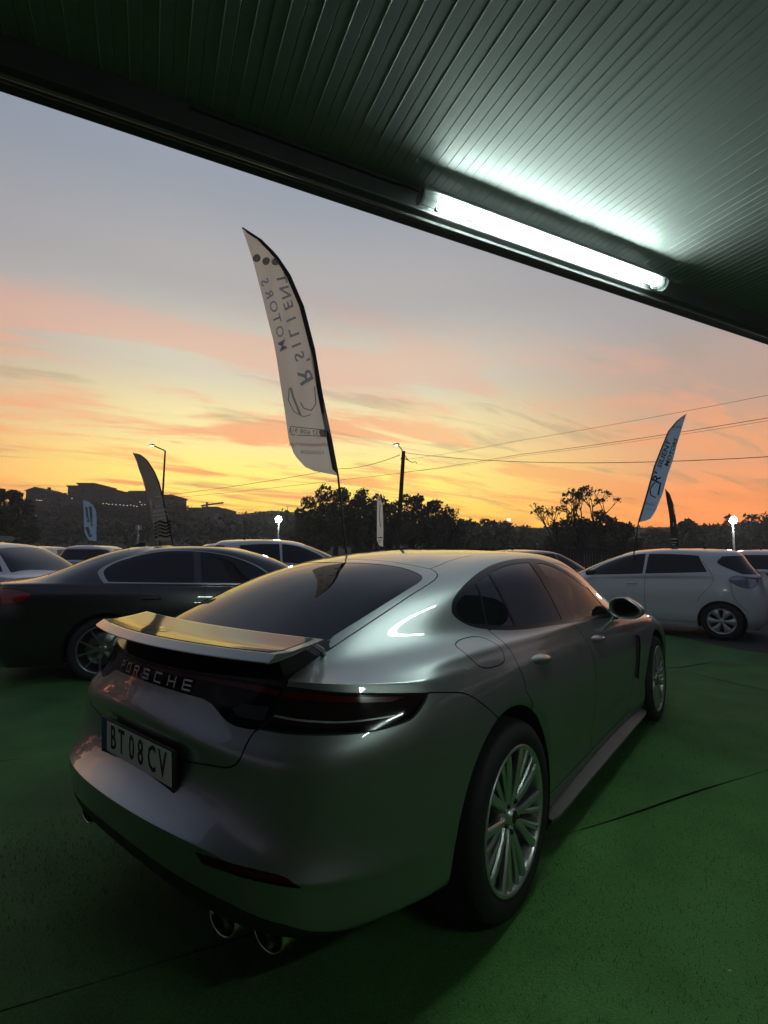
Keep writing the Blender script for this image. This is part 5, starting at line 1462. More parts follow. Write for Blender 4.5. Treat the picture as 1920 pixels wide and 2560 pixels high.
class Flag:
    """a feather flag drawn in its own upright plane: pole edge and free edge as (s, z) in metres from the foot"""
    def __init__(s, name, label, foot, heading, pole, free, mats, amp=.02, sleeve=.05, base_z=None, pole_r=.012):
        s.root = empty(name, foot)
        s.root.rotation_euler = (0, 0, heading)
        tag(s.root, label, 'flag', 'advertising feather flags')
        s.pole, s.free, s.amp = pole, free, amp
        zt, zb = max(p[1] for p in pole), min(p[1] for p in pole)
        s.zt, s.zb = zt, zb
        nz, ns = 60, 14
        P = []
        for i in range(nz + 1):
            z = zb + (zt - zb) * i / nz
            a, b = interp(pole, z), interp(free, z)
            P.append([s.at(a + (b - a) * j / ns, z) for j in range(ns + 1)])
        MB().grid(P).build('banner', mats, s.root, fix=False)
        pts = [(interp(pole, zb + (zt - zb) * i / 30), 0, zb + (zt - zb) * i / 30) for i in range(31)]
        low = [(0, 0, 0), (pts[0][0] * .45, 0, zb * .5)] if base_z is None else base_z
        MB().tube(low + pts, [pole_r] * len(low) + [pole_r * .9 - pole_r * .5 * i / 30 for i in range(31)], 8).build('pole', POLE_M, s.root)
        if sleeve:
            rows = []
            sgn = 1 if interp(free, (zt + zb) / 2) > interp(pole, (zt + zb) / 2) else -1
            for i in range(41):
                z = zb + (zt - zb) * i / 40
                a = interp(pole, z); w_ = min(sleeve, abs(interp(free, z) - a) * .9)
                rows.append([(a + sgn * w_ * t_ - sgn * sleeve * .15, -.012 - .012 * math.sin(math.pi * t_), z) for t_ in (0, .35, .7, 1)])
            MB().grid(rows).build('pole_sleeve', mat('sleeve_black', (.012, .012, .013), .7), s.root, fix=False)
        MB().lathe([(.0001, .05), (.05, .05), (.16, .012), (.16, 0)], axis='z', n=20).build('foot', POLE_M, s.root)

    def at(s, x, z, lift=0.0):
        w_ = s.amp * (math.sin(x * 14 + z * 5.2) + .6 * math.sin(x * 23 - z * 3.1 + 1)) * (.35 + .65 * math.sin(min(max((z - s.zb) / (s.zt - s.zb), 0), 1) * math.pi) ** .5)
        return (x, w_ - lift, z)

    def text(s, txt, c, direction, up, size, m, xs=1.0, shear=0.0, bold=0.0):
        """print lettering on the banner (front side faces -y)"""
        me = text_mesh(txt, size, 0, xs, shear=shear, bold=bold)
        d = Vector(direction).normalized(); u = Vector(up).normalized()
        for v in me.vertices:
            q = Vector(c) + d * v.co.x + u * v.co.y
            v.co = Vector(s.at(q.x, q.y, .006))
        o = link('lettering', me, m, s.root)
        return o

    def poly(s, pts, m, name='print_mark'):
        me = bpy.data.meshes.new(name)
        me.from_pydata([s.at(x, z, .006) for x, z in pts], [], [tuple(range(len(pts)))])
        return link(name, me, m, s.root)

    def line(s, pts, w_, m, name='print_mark'):
        g = MB()
        for (x0, z0), (x1, z1) in zip(pts, pts[1:]):
            d = Vector((x1 - x0, z1 - z0)); q = Vector((-d.y, d.x)).normalized() * w_ / 2
            g.add([s.at(x0 - q.x, z0 - q.y, .006), s.at(x1 - q.x, z1 - q.y, .006), s.at(x1 + q.x, z1 + q.y, .006), s.at(x0 + q.x, z0 + q.y, .006)], [(0, 1, 2, 3)])
        return g.build(name, m, s.root, fix=False)

    def disc(s, c, r, m, n=20):
        return s.poly([(c[0] + r * math.cos(2 * math.pi * k / n), c[1] + r * math.sin(2 * math.pi * k / n)) for k in range(n)], m)


def plane_reader(d, foot_px):
    s0 = ratio(foot_px, 1387)[0]

    def f(q, y=None):
        h, v = ratio(*(q if y is None else (q, y)))
        return (h - s0) * d, CAM_POS.z + v * d
    return f


def px_flag(d, foot_px, pole_px, free_px):
    """photograph readings -> (s, z) in the flag plane at depth d, foot at the given column"""
    f = plane_reader(d, foot_px)
    return [f(q) for q in pole_px], [f(q) for q in free_px]


BANNER = fabric('banner_white', (.96, .96, .93), .80)
PRINT_BLUE = fabric('print_blue', (.42, .46, .58), .65)
PRINT_GREY = fabric('print_grey', (.26, .26, .25), .6)
PRINT_RED = fabric('print_red', (.45, .07, .05), .5)
# the tall one behind the silver car: seen from its back, so the lettering runs mirrored
D1 = 5.2
pole1, free1 = px_flag(D1, 880, [(606, 570), (652, 598), (692, 638), (726, 688), (760, 767), (787, 872), (806, 986), (830, 1103), (846, 1189)],
                       [(606, 570), (634, 654), (658, 749), (683, 847), (698, 930), (712, 1016), (723, 1100), (738, 1139), (763, 1167), (800, 1184), (846, 1189)])
fl = Flag('feather_flag', 'tall white feather flag with mirrored blue lettering behind the silver car', ground_site(880, D1), YAW, pole1, free1, BANNER, amp=.022, sleeve=.055,
          base_z=[(0, 0, 0), (-.02, 0, .5), (-.05, 0, 1.35), (-.10, 0, 1.8)])
fp = plane_reader(D1, 880)
up_axis = Vector(fp(700, 700)) - Vector(fp(775, 960))
rt = Vector((-up_axis.y, up_axis.x)) * -1
for ch, x, y, sz in (("R", 764, 945, .22), ("'", 763, 908, .16), ('S', 749, 893, .155), ('I', 742, 866, .15), ('L', 736, 836, .15), ('I', 729, 803, .15), ('E', 722, 768, .15), ('N', 714, 734, .15), ('T', 705, 700, .15)):
    fl.text(ch, fp(x, y), up_axis, rt, sz, PRINT_BLUE, 1.35, .1, bold=.002)
for ch, x, y in (('M', 706, 864), ('O', 699, 828), ('T', 692, 797), ('O', 685, 768), ('R', 674, 737), ('S', 662, 705)):
    fl.text(ch, fp(x, y), up_axis, rt, .125, PRINT_BLUE, 1.35, .1, bold=.001)
for x, y in ((643, 646), (667, 654), (691, 658)):
    fl.disc(fp(x, y), .044, PRINT_GREY)
fl.line([fp(684, 652), fp(698, 656), fp(696, 668), fp(682, 664), fp(684, 652)], .008, BANNER)
fl.text('f', fp(667, 654), (-1, 0), (.1, 1), .075, BANNER)
fl.text('J', fp(643, 647), (-1, 0), (.1, 1), .06, BANNER)
# swoosh emblem
fl.line([fp(788, 968), fp(791, 1010), fp(779, 1026), fp(760, 1020), fp(752, 1005)], .010, PRINT_GREY)
fl.line([fp(727, 968), fp(733, 990), fp(745, 1020), fp(752, 1038)], .022, PRINT_BLUE)
fl.line([fp(724, 970), fp(722, 1000), fp(735, 1028), fp(760, 1042), fp(778, 1036)], .008, PRINT_GREY)
fl.line([fp(728, 1067), fp(812, 1076), fp(814, 1092), fp(730, 1088), fp(728, 1067)], .008, PRINT_GREY)
fl.poly([fp(800, 1073), fp(816, 1076), fp(817, 1094), fp(801, 1092)], PRINT_GREY)
fl.text('937 608 911', fp(764, 1080), (-1, .06), (.05, 1), .075, PRINT_GREY, .95)
fl.text('rsilientmotors.pt', fp(776, 1111), (-1, .0), (.05, 1), .066, PRINT_RED, 1.0)
fl.text('LOUSADA', fp(782, 1131), (-1, .0), (.05, 1), .055, PRINT_GREY, 1.0)

# the pale blue one beyond the white hatchback
D2 = 9.5
BANNER_B = fabric('banner_pale_blue', (.45, .72, 1.0), .4)
pole2, free2 = px_flag(D2, 1568, [(1713, 1035), (1692, 1049), (1668, 1077), (1651, 1118), (1632, 1167), (1614, 1234), (1593, 1305)],
                       [(1713, 1035), (1702, 1068), (1685, 1130), (1668, 1182), (1653, 1234), (1638, 1275), (1621, 1299), (1593, 1306)])
f2 = Flag('feather_flag', 'pale blue feather flag leaning right above the white hatchback bonnet', ground_site(1568, D2), YAW, pole2, free2, BANNER_B, amp=.01, sleeve=.02, base_z=[(0, 0, 0), (.06, 0, 1.2)])
fp2 = plane_reader(D2, 1568)
ua = Vector(fp2(1680, 1080)) - Vector(fp2(1632, 1210)); lf = Vector((-ua.y, ua.x))
INKB = fabric('print_navy', (.03, .035, .06), .3)
f2.text("R'", fp2(1639, 1196), ua, lf, .22, INKB, 1.2, .1, bold=.003)
f2.text('SILIENT', fp2(1657, 1136), ua, lf, .125, INKB, 1.4, .1, bold=.002)
f2.text('MOTORS', fp2(1675, 1131), ua, lf, .10, INKB, 1.45, .1, bold=.002)
for x, y in ((1681, 1068), (1689, 1068), (1697, 1068)): f2.disc(fp2(x, y), .03, fabric('print_pale', (.75, .78, .8), .3))
f2.line([fp2(1634, 1205), fp2(1622, 1222), fp2(1624, 1238), fp2(1636, 1244)], .02, INKB)
f2.line([fp2(1648, 1206), fp2(1642, 1238)], .03, INKB)
f2.line([fp2(1608, 1258), fp2(1632, 1262)], .04, fabric('print_pale', (.75, .78, .8), .3))
f2.line([fp2(1606, 1272), fp2(1630, 1274)], .02, fabric('print_pale', (.75, .78, .8), .3))


def small_flag(label, d, foot_px, pole_px, free_px, mats, marks=(), sleeve=.0):
    a, b = px_flag(d, foot_px, pole_px, free_px)
    f_ = Flag('feather_flag', label, ground_site(foot_px, d), YAW, a, b, mats, amp=.02, sleeve=sleeve)
    rd = plane_reader(d, foot_px)
    for pts, w_, m in marks:
        f_.line([rd(x, y) for x, y in pts], w_, m)
    return f_, rd


DARKB = fabric('banner_dark', (.035, .035, .038), .45)
PALEP = fabric('print_pale', (.75, .78, .8), .3)
f3, q3 = small_flag('dark feather flag curving left above the far right cars', 17, 1694, [(1659, 1222), (1670, 1234), (1680, 1262), (1686, 1300), (1690, 1340), (1692, 1366)], [(1659, 1222), (1663, 1250), (1668, 1290), (1673, 1330), (1676, 1366)], DARKB,
                    [([(1675, 1347), (1688, 1347)], .05, PALEP), ([(1675, 1356), (1688, 1356)], .03, PALEP), ([(1676, 1362), (1684, 1362)], .03, PALEP), ([(1679, 1306), (1679, 1316)], .04, PALEP)])
f4, q4 = small_flag('narrow white feather flag standing left of the utility pole', 20, 960, [(945, 1237), (952, 1246), (957, 1262), (959, 1290), (959, 1330), (959, 1367)], [(945, 1237), (943, 1260), (943, 1300), (943, 1350), (948, 1364), (959, 1367)], BANNER,
                    [([(948, 1249), (955, 1250)], .06, PRINT_GREY), ([(945, 1344), (957, 1344)], .05, PRINT_GREY), ([(946, 1351), (955, 1351)], .02, PRINT_GREY), ([(946, 1355), (953, 1355)], .02, PRINT_GREY), ([(951, 1262), (949, 1290), (952, 1318)], .05, PRINT_BLUE)])
f5, q5 = small_flag('tall smoky feather flag with dark foot on the left', 13, 436, [(336, 1132), (352, 1134), (372, 1150), (390, 1178), (402, 1206), (412, 1245), (424, 1300), (435, 1352)], [(336, 1132), (344, 1150), (358, 1190), (368, 1222), (376, 1262), (385, 1300), (389, 1330), (390, 1352)], fabric('banner_smoke', (.20, .20, .18), .6), sleeve=.03)
f5.text("R", q5(399, 1236), Vector((-.15, 1)), Vector((1, .15)), .28, PALEP, 1.1)
f5.line([q5(380, 1248), q5(384, 1268), q5(398, 1266), q5(410, 1258), q5(408, 1240)], .04, PALEP)
f5.line([q5(388, 1280), q5(420, 1274)], .07, PALEP)
f5.line([q5(388, 1289), q5(423, 1285)], .03, PALEP)
f5.line([q5(398, 1297), q5(418, 1294)], .03, PALEP)
for yy in (1306, 1315, 1323, 1332, 1341):
    f5.line([q5(390, yy + 4), q5(405, yy - 3), q5(418, yy + 2), q5(432, yy - 4)], .05, fabric('banner_black', (.01, .01, .01), .2))
f6, q6 = small_flag('small pale feather flag behind the leftmost hatchbacks', 22, 248, [(211, 1249), (226, 1253), (238, 1262), (245, 1276), (247, 1300), (247, 1353)], [(211, 1249), (214, 1275), (215, 1310), (218, 1335), (228, 1351), (247, 1353)], BANNER_B,
                    [([(231, 1266), (233, 1290), (236, 1315)], .12, PRINT_GREY), ([(221, 1268), (223, 1290), (226, 1305)], .1, PRINT_GREY), ([(222, 1318), (232, 1342)], .12, PRINT_GREY)])

# ------------------------------------------------------------------ poles, lamps and wires
WOODM = vary(mat('pole_wood', (.035, .028, .022), .9), 12, .3)
pt, pb = site(1009, 1128, 34), ground_site(990, 34)
up = empty('utility_pole', pb)
tag(up, 'dark wooden utility pole with a street lamp before the trees', 'pole')
L_ = lambda v: v - pb
MB().tube([Vector((0, 0, -.1)), L_(pt)], [.19, .13], 10).build('mast', WOODM, up)
MB().tube([L_(site(1012, 1140, 34)), L_(site(1003, 1122, 34)), L_(site(994, 1112, 34))], .035, 6).build('lamp_arm', POLE_M, up)
MB().box((-.2, -.12, -.05), (.2, .12, .06), Matrix.Translation(L_(site(991, 1111, 34)))).build('lamp_head', POLE_M, up, bevel=.03)
WARM = mat('warm_lamp', (1, .8, .5), .5, emit=(1.0, .80, .50), estr=9)
MB().box((-.11, -.08, -.07), (.11, .08, -.052), Matrix.Translation(L_(site(991, 1111, 34)))).build('lamp_lens', WARM, up)
for q in ((1020, 1150), (1002, 1148)):
    MB().tube([L_(site(1009, 1134, 34)), L_(site(*q, 34))], .03, 6).build('bracket', POLE_M, up)
MB().tube([L_(site(1012, 1146, 34)), L_(site(1030, 1156, 34)), L_(site(1040, 1154, 34)), L_(site(1042, 1160, 34))], .025, 5).build('cable_loop', POLE_M, up)

st, sb = site(413, 1127, 36), ground_site(402, 36)
sl = empty('street_lamp', sb)
tag(sl, 'thin lit street lamp with angled arm at the left', 'street lamp')
MB().tube([Vector((0, 0, 0)), st - sb], [.11, .06], 8).build('mast', POLE_M, sl)
MB().tube([st - sb, site(386, 1115, 36) - sb], .05, 6).build('lamp_arm', POLE_M, sl)
MB().box((-.26, -.10, -.04), (.26, .10, .06), Matrix.Translation(site(379, 1113, 36) - sb)).build('lamp_head', POLE_M, sl, bevel=.04)
MB().box((-.14, -.08, -.062), (.14, .08, -.042), Matrix.Translation(site(379, 1113, 36) - sb)).build('lamp_lens', WARM, sl)


def wire(label, pts, d, r, sag=0):
    P = []
    q = [site(x, y, dd) for (x, y), dd in zip(pts, d)]
    for i in range(len(q) - 1):
        n_ = 14
        for k in range(n_):
            t = k / n_
            p = q[i].lerp(q[i + 1], t); p.z -= sag * 4 * t * (1 - t)
            P.append(p)
    P.append(q[-1])
    o = MB().tube(P, r, 5).build('overhead_wire', POLE_M, None)
    tag(o, label, 'wire')


wire('thick overhead cable running right from the utility pole', [(1013, 1132), (2100, 1130)], (34, 18), .016, .55)
wire('overhead cable running left from the utility pole', [(1000, 1137), (847, 1172), (340, 1245)], (34, 44, 60), .022, .25)
wire('upper thin wire crossing the sky on the right', [(2050, 962), (1300, 1101), (1005, 1150)], (26, 40, 50), .012, .1)
wire('middle thin wire crossing the sky', [(2050, 1022), (1300, 1136), (886, 1196), (340, 1252)], (26, 40, 52, 66), .018, .15)
wire('lower thin wire close under the middle wire', [(2050, 1030), (1300, 1140), (1010, 1180)], (26, 40, 50), .010, .15)

# two floodlights on poles: lit lamps
FLOOD = mat('flood_glow', (1, 1, 1), .5, emit=(.92, 1.0, .90), estr=300)


def floodlight(label, px, py, d, s_, watt):
    top = site(px, py, d); b = Vector((top.x, top.y, 0))
    f_ = empty('floodlight', b)
    tag(f_, label, 'floodlight', 'lit floodlights on poles')
    MB().tube([(0, 0, 0), (0, 0, top.z)], .035, 8).build('mast', mat('galv', (.45, .46, .46), .4, .8), f_)
    M = Matrix.Translation((0, 0, top.z)) @ Matrix.Rotation(YAW, 4, 'Z') @ Matrix.Rotation(R(12), 4, 'X')
    MB().lathe([(s_ * 1.04, -.045), (s_ * 1.08, -.02), (s_ * .8, .08), (.0001, .1)], axis='y', n=28, M=M).build('housing', POLE_M, f_)
    MB().lathe([(.0001, -.075), (s_ * .5, -.070), (s_ * .85, -.058), (s_, -.042)], axis='y', n=28, M=M).build('lit_lens', FLOOD, f_)
    li = bpy.data.lights.new('flood_beam', 'SPOT'); li.energy = watt; li.color = (.92, 1, .93); li.spot_size = R(150); li.spot_blend = .4; li.shadow_soft_size = .12
    lo = bpy.data.objects.new('flood_beam', li); COL.objects.link(lo); lo.parent = f_
    lo.matrix_local = Matrix.Translation((0, 0, top.z)) @ Matrix.Rotation(YAW, 4, 'Z') @ Matrix.Translation((0, -.08, 0)) @ Matrix.Rotation(R(62), 4, 'X') @ Matrix.Rotation(R(180), 4, 'Z')
    return f_


floodlight('blazing white floodlight on a short pole beyond the crossover, left of the flag', 697, 1298, 24, .15, 500)
floodlight('blazing white floodlight on a pole above the white hatchback tail at right', 1831, 1300, 17, .125, 500)

# road signs
def sign(label, d, px, boards, mast_top):
    b = ground_site(px, d)
    s_ = empty('road_sign', b)
    tag(s_, label, 'sign')
    MB().tube([(0, 0, 0), (0, 0, site(px, mast_top, d).z)], .03, 8).build('mast', mat('galv', (.45, .46, .46), .4, .8), s_)
    for pts, m in boards:
        P = [site(x, y, d) - b for x, y in pts]
        v = Vector((math.sin(YAW), -math.cos(YAW), 0)) * .03
        MB().prism([q + v for q in P], v * .4).build('board', m, s_)


SIGNW = mat('sign_white', (.5, .52, .5), .5)
sign('pair of small white boards on a thin post beyond the black saloon roof', 16, 346, [([(340, 1313), (347, 1313), (347, 1325), (340, 1325)], SIGNW), ([(350, 1313), (356, 1313), (356, 1325), (350, 1325)], SIGNW)], 1312)
sign('grey arrow-shaped board low at the left edge', 12, 10, [([(0, 1339), (32, 1341), (41, 1347), (34, 1354), (-10, 1353), (-10, 1339)], mat('sign_green', (.34, .40, .36), .5))], 1340)

# ------------------------------------------------------------------ trees, houses and hills behind
LEAF = vary(mat('dark_leaf', (.095, .105, .055), .8), 1.2, .4)
BARK = vary(mat('bark', (.03, .024, .018), .9), 6, .3)


def leaves(centres, radii, n, size, seed, squash=.85, fill=.55):
    """leaf quads spread through clumps; uneven, with holes"""
    g = np.random.default_rng(seed)
    V = []
    vol = np.array([r ** 2 for r in radii]); vol = vol / vol.sum()
    k = g.choice(len(radii), n, p=vol)
    dirs = g.normal(size=(n, 3)); dirs /= np.linalg.norm(dirs, axis=1, keepdims=True)
    rad = np.array(radii)[k] * (fill + (1 - fill) * g.random(n)) * (1 + .16 * np.sin(dirs[:, 0] * 7 + k) * np.cos(dirs[:, 2] * 9 + k * 2))
    c = np.array(centres)[k] + dirs * rad[:, None] * [1, 1, squash]
    a = g.normal(size=(n, 3)); a /= np.linalg.norm(a, axis=1, keepdims=True)
    b = np.cross(a, g.normal(size=(n, 3))); b /= np.linalg.norm(b, axis=1, keepdims=True)
    s_ = size * (.35 + 1.3 * g.random(n) ** 2)[:, None]
    V = np.stack([c - a * s_, c + b * s_ * .55, c + a * s_, c - b * s_ * .55], 1).reshape(-1, 3)
    F = np.arange(n * 4).reshape(-1, 4)
    return V, F


def tree(label, foot, height, spread, seed, n=2600, size=.16, kind='round', group='dark trees behind the lot', lean=0.0):
    g = random.Random(seed)
    t = empty('tree', foot)
    tag(t, label, 'tree', group)
    th = height * .34
    m = MB().tube([(0, 0, -.2), (g.uniform(-.1, .1), 0, th * .6), (lean * .4, 0, th), (lean, 0, height * .72)], [height * .035, height * .028, height * .022, height * .008], 8)
    cs, rs = [], []
    nc = 13 if kind == 'round' else 9
    for i in range(nc):
        a = i * 2.399 + g.random(); q = (i + .5) / nc
        if kind == 'conifer':
            z = height * (.18 + .78 * q); rr = spread * (1 - q) * .55; c = (rr * math.cos(a) * .4, rr * math.sin(a) * .4, z); r_ = spread * (1.05 - q) * .5
        else:
            z = height * (.36 + .50 * q + g.uniform(-.05, .05)); rr = spread * (.62 if q < .7 else .36) * g.uniform(.6, 1.05)
            c = (lean * q + rr * math.cos(a), rr * math.sin(a), z); r_ = spread * g.uniform(.26, .44) * (1 - .35 * q)
        cs.append(c); rs.append(r_)
        m.tube([(lean * .3, 0, th * g.uniform(.7, 1.1)), ((c[0] + lean * .3) * .5, c[1] * .5, (c[2] + th) * .5 + .1), c], [height * .012, height * .008, height * .003], 5)
    m.build('trunk', BARK, t)
    V, F = leaves(cs, rs, n, size, seed)
    pymesh('crown', V, F, LEAF, t)
    return t


def bare_tree(label, foot, height, spread, seed, n=420, size=.1, group='dark trees behind the lot'):
    g = random.Random(seed)
    t = empty('tree', foot)
    tag(t, label, 'tree', group)
    m = MB(); tips = []

    def grow(p, d, l, r_, depth):
        q = p + d * l
        mid = p.lerp(q, .5) + Vector((g.uniform(-.06, .06), g.uniform(-.06, .06), 0)) * l
        m.tube([p, mid, q], [r_, r_ * .85, r_ * .7], 5, caps=False)
        if depth == 0: tips.append(q); return
        for _ in range(3 if depth > 1 else 2):
            a = Vector((g.uniform(-1, 1), g.uniform(-1, 1), g.uniform(-.2, .9))).normalized()
            grow(q, (d * .75 + a * .75).normalized(), l * g.uniform(.62, .82), r_ * .62, depth - 1)
    grow(Vector((0, 0, 0)), Vector((.05, 0, 1)), height * .34, height * .022, 4)
    m.build('trunk', BARK, t)
    V, F = leaves([tuple(q) for q in tips], [spread * .10] * len(tips), n * 3, size, seed, fill=.1)
    pymesh('crown', V, F, LEAF, t)
    return t


# the group behind the flag and pole
T1 = [(770, 1262, 41, 1.9), (800, 1236, 40, 2.2), (842, 1196, 40, 2.5), (885, 1206, 41, 2.2), (925, 1208, 39, 2.1), (975, 1240, 41, 2.3), (1030, 1214, 40, 2.4), (1072, 1226, 41, 2.4), (1108, 1268, 40, 2.0)]
where = ['leftmost of the dark group right of the left floodlight', 'second in the dark group right of the left floodlight', 'tallest, behind the foot of the tall white flag', 'between the tall flag pole and the narrow white flag', 'right behind the narrow white flag', 'just left of the utility pole', 'right of the utility pole with pointed top', 'second right of the utility pole', 'rightmost of the group by the utility pole']
for i, ((px, py, d, sp_), wh) in enumerate(zip(T1, where)):
    ft = ground_site(px, d)
    tree('dark leafy tree, ' + wh, ft, site(px, py, d).z, sp_ * 1.15, 100 + i, n=5200, size=.125)
bare_tree('thin half-bare tree at the right end of the dark group', ground_site(1128, 38), site(1128, 1262, 38).z, 1.6, 31, n=60)
# smaller far trees right of the group
for i, (px, py, d, sp_, wh) in enumerate([(1165, 1284, 75, 2.6, 'small round tree alone right of the dark group'), (1222, 1288, 78, 3.0, 'flat-topped tree right of the small round tree'), (1262, 1290, 80, 2.8, 'low tree beside the flat-topped tree'), (1318, 1304, 90, 3.0, 'low hazy tree near the orange gap')]):
    tree('dark distant tree, ' + wh, ground_site(px, d), site(px, py, d).z, sp_, 140 + i, n=1300, size=.32)
# the rounded mass with a sparse tree rising from it
for i, (px, py, d, sp_, wh) in enumerate([(1405, 1278, 36, 1.5, 'left shoulder of the low mass under the sparse tree'), (1452, 1270, 35, 1.9, 'middle of the low mass under the sparse tree'), (1510, 1268, 35, 1.8, 'right part of the low mass left of the blue flag'), (1556, 1290, 36, 1.4, 'just left of the blue flag pole')]):
    tree('dark rounded tree, ' + wh, ground_site(px, d), site(px, py, d).z, sp_ * 1.1, 160 + i, n=3600, size=.12)
bare_tree('sparse leafed tree rising above the low dark mass', ground_site(1452, 34), site(1458, 1212, 34).z, 2.6, 57, n=330)
bare_tree('small sparse tree at the left of the low dark mass', ground_site(1376, 35), site(1372, 1262, 35).z, 1.6, 58, n=120)
# far right line
for i, (px, py, d, sp_, wh) in enumerate([(1650, 1312, 70, 3.0, 'behind the blue flag foot'), (1722, 1288, 60, 2.4, 'right of the dark flag, loose crown'), (1775, 1300, 75, 3.0, 'left of the right floodlight'), (1830, 1282, 72, 3.4, 'behind the right floodlight'), (1888, 1272, 70, 3.3, 'tall one right of the right floodlight'), (1945, 1270, 70, 3.4, 'at the right picture edge')]):
    tree('hazy dark tree, ' + wh, ground_site(px, d), site(px, py, d).z, sp_ * 1.2, 180 + i, n=1500, size=.28)
# left: tree at the edge, conifers by the floodlight
tree('dark tree at the left picture edge', ground_site(8, 40), site(20, 1190, 40).z, 2.6, 201, n=3000, size=.17)
tree('bushy dark tree second from the left edge', ground_site(45, 44), site(45, 1215, 44).z, 2.2, 202, n=2400, size=.18)
for i, (px, py) in enumerate([(704, 1262), (718, 1254), (742, 1259)]):
    tree('far pointed conifer above the left floodlight, ' + ('left', 'middle and tallest', 'right')[i] + ' of three', ground_site(px, 95), site(px, py, 95).z, 2.6, 210 + i, n=700, size=.3, kind='conifer')

# dark hillside along the horizon
def hill(pts, d, depth, name='hill'):
    rows = []
    for k, f in enumerate((0, .35, .7, 1, 1.6)):
        rows.append([])
        for (px, py) in pts:
            p = site(px, py, d); z = p.z
            q = ground_site(px, d + depth * (f - 1) * (.8 if f < 1 else 1))
            q.z = {0: -.5, 1: z * .5, 2: z * .86, 3: z, 4: -1}[k]
            rows[-1].append(q)
    o = MB().grid(rows).build(name, HILLM, None, fix=False)
    tag(o, kind='structure')


HILLM = vary(mat('hill_scrub', (.085, .082, .05), .95), .25, .5, bump=.6, bump_scale=2)
hp = [(-1800, 1275), (-900, 1270), (-500, 1262), (-200, 1258), (0, 1262), (90, 1248), (160, 1262), (300, 1270), (430, 1275), (520, 1280), (600, 1284), (680, 1276), (760, 1284), (900, 1300), (1150, 1312), (1350, 1318), (1600, 1318), (1800, 1312), (2100, 1306), (2600, 1300), (4200, 1280)]
hill([(px + o_, py + rng.uniform(-3, 3)) for px, py in hp for o_ in (0,)], 170, 60)
V = []; 
cs, rs = [], []
for px, py in zip(np.linspace(-200, 2150, 150), [None] * 150):
    yy = interp([(b, a) for a, b in hp], px) + 3
    p = site(px, yy + rng.uniform(-2, 5), 150 + rng.uniform(-10, 10)); cs.append((p.x, p.y, p.z - 1.2)); rs.append(rng.uniform(1.4, 2.8))
V, F = leaves(cs, rs, 14000, .55, 77)
o = pymesh('distant_wood', V, F, LEAF)
tag(o, 'dark scrubby wood along the far hilltop', 'wood', kind='stuff')
cs, rs = [], []
for px in np.linspace(60, 760, 60):
    p = site(px, 1300 + rng.uniform(-8, 22), 75 + rng.uniform(-8, 8)); cs.append((p.x, p.y, max(p.z - 1.5, .8))); rs.append(rng.uniform(1.2, 2.4))
for px in np.linspace(1120, 2000, 60):
    p = site(px, 1322 + rng.uniform(-6, 12), 60 + rng.uniform(-6, 6)); cs.append((p.x, p.y, max(p.z - 1.2, .8))); rs.append(rng.uniform(1.0, 1.8))
for px in np.linspace(-80, 470, 70):
    p = site(px, 1257 + rng.uniform(-8, 14), 112 + rng.uniform(-8, 8)); cs.append((p.x, p.y, max(p.z - 2.2, .8))); rs.append(rng.uniform(2.0, 3.6))
V, F = leaves(cs, rs, 26000, .34, 78)
o = pymesh('hedge_wood', V, F, LEAF)
tag(o, 'low dark scrub filling the slope behind the lot', 'scrub', kind='stuff')

# apartment blocks on the left hill
FACADE = vary(mat('facade', (.07, .064, .055), .85), .3, .2)
FACADE2 = vary(mat('facade_brown', (.055, .047, .04), .85), .3, .2)
WIN = mat('dark_pane', (.015, .015, .018), .1)
LITW = mat('lit_pane', (1, .8, .5), .5, emit=(1, .78, .42), estr=.6)
LITC = mat('lit_pane_cool', (1, .95, .8), .5, emit=(1, .92, .72), estr=.5)


def block(label, parts, d, lit, wins=True, m=FACADE):
    """parts: (px0, px1, py_top, py_base)"""
    b = ground_site(parts[0][0], d)
    r_ = empty('apartment_block', b)
    tag(r_, label, 'building')
    ax = Vector((math.cos(YAW), math.sin(YAW), 0)); fw = Vector((-math.sin(YAW), math.cos(YAW), 0))
    rr = random.Random(len(label))
    for (x0, x1, yt, yb, dd) in parts:
        p0, p1 = site(x0, yt, d), site(x1, yt, d)
        w_ = (p1 - p0).length; zt = p0.z; zb_ = 0
        o_ = Vector((p0.x, p0.y, 0)) - b + fw * dd
        M = Matrix(((ax.x, fw.x, 0, o_.x), (ax.y, fw.y, 0, o_.y), (0, 0, 1, 0), (0, 0, 0, 1)))
        MB().box((0, 0, zb_), (w_, 12, zt), M).build('wall', m, r_)
        MB().box((-.3, -.3, zt + .01), (w_ + .3, 12.3, zt + .45), M).build('roof', FACADE2, r_)
        if wins:
            nf = int((zt - 4) / 3.1)
            for fl_ in range(max(nf - 5, 0), nf):
                for c_ in range(int(w_ / 3.2)):
                    xx = 1.0 + c_ * 3.2; zz = zt - 2.6 - (nf - 1 - fl_) * 3.1
                    mm = rr.choice((LITW, LITC)) if rr.random() < lit else WIN
                    f_ = MB().box((xx, -.06, zz), (xx + 1.5, -.02, zz + 1.4), M).build('window', mat('window_frame', (.2, .2, .19), .6), r_)
                    MB().box((xx + .1, -.09, zz + .1), (xx + 1.4, -.065, zz + 1.3), M).build('pane', mm, f_)
    return r_


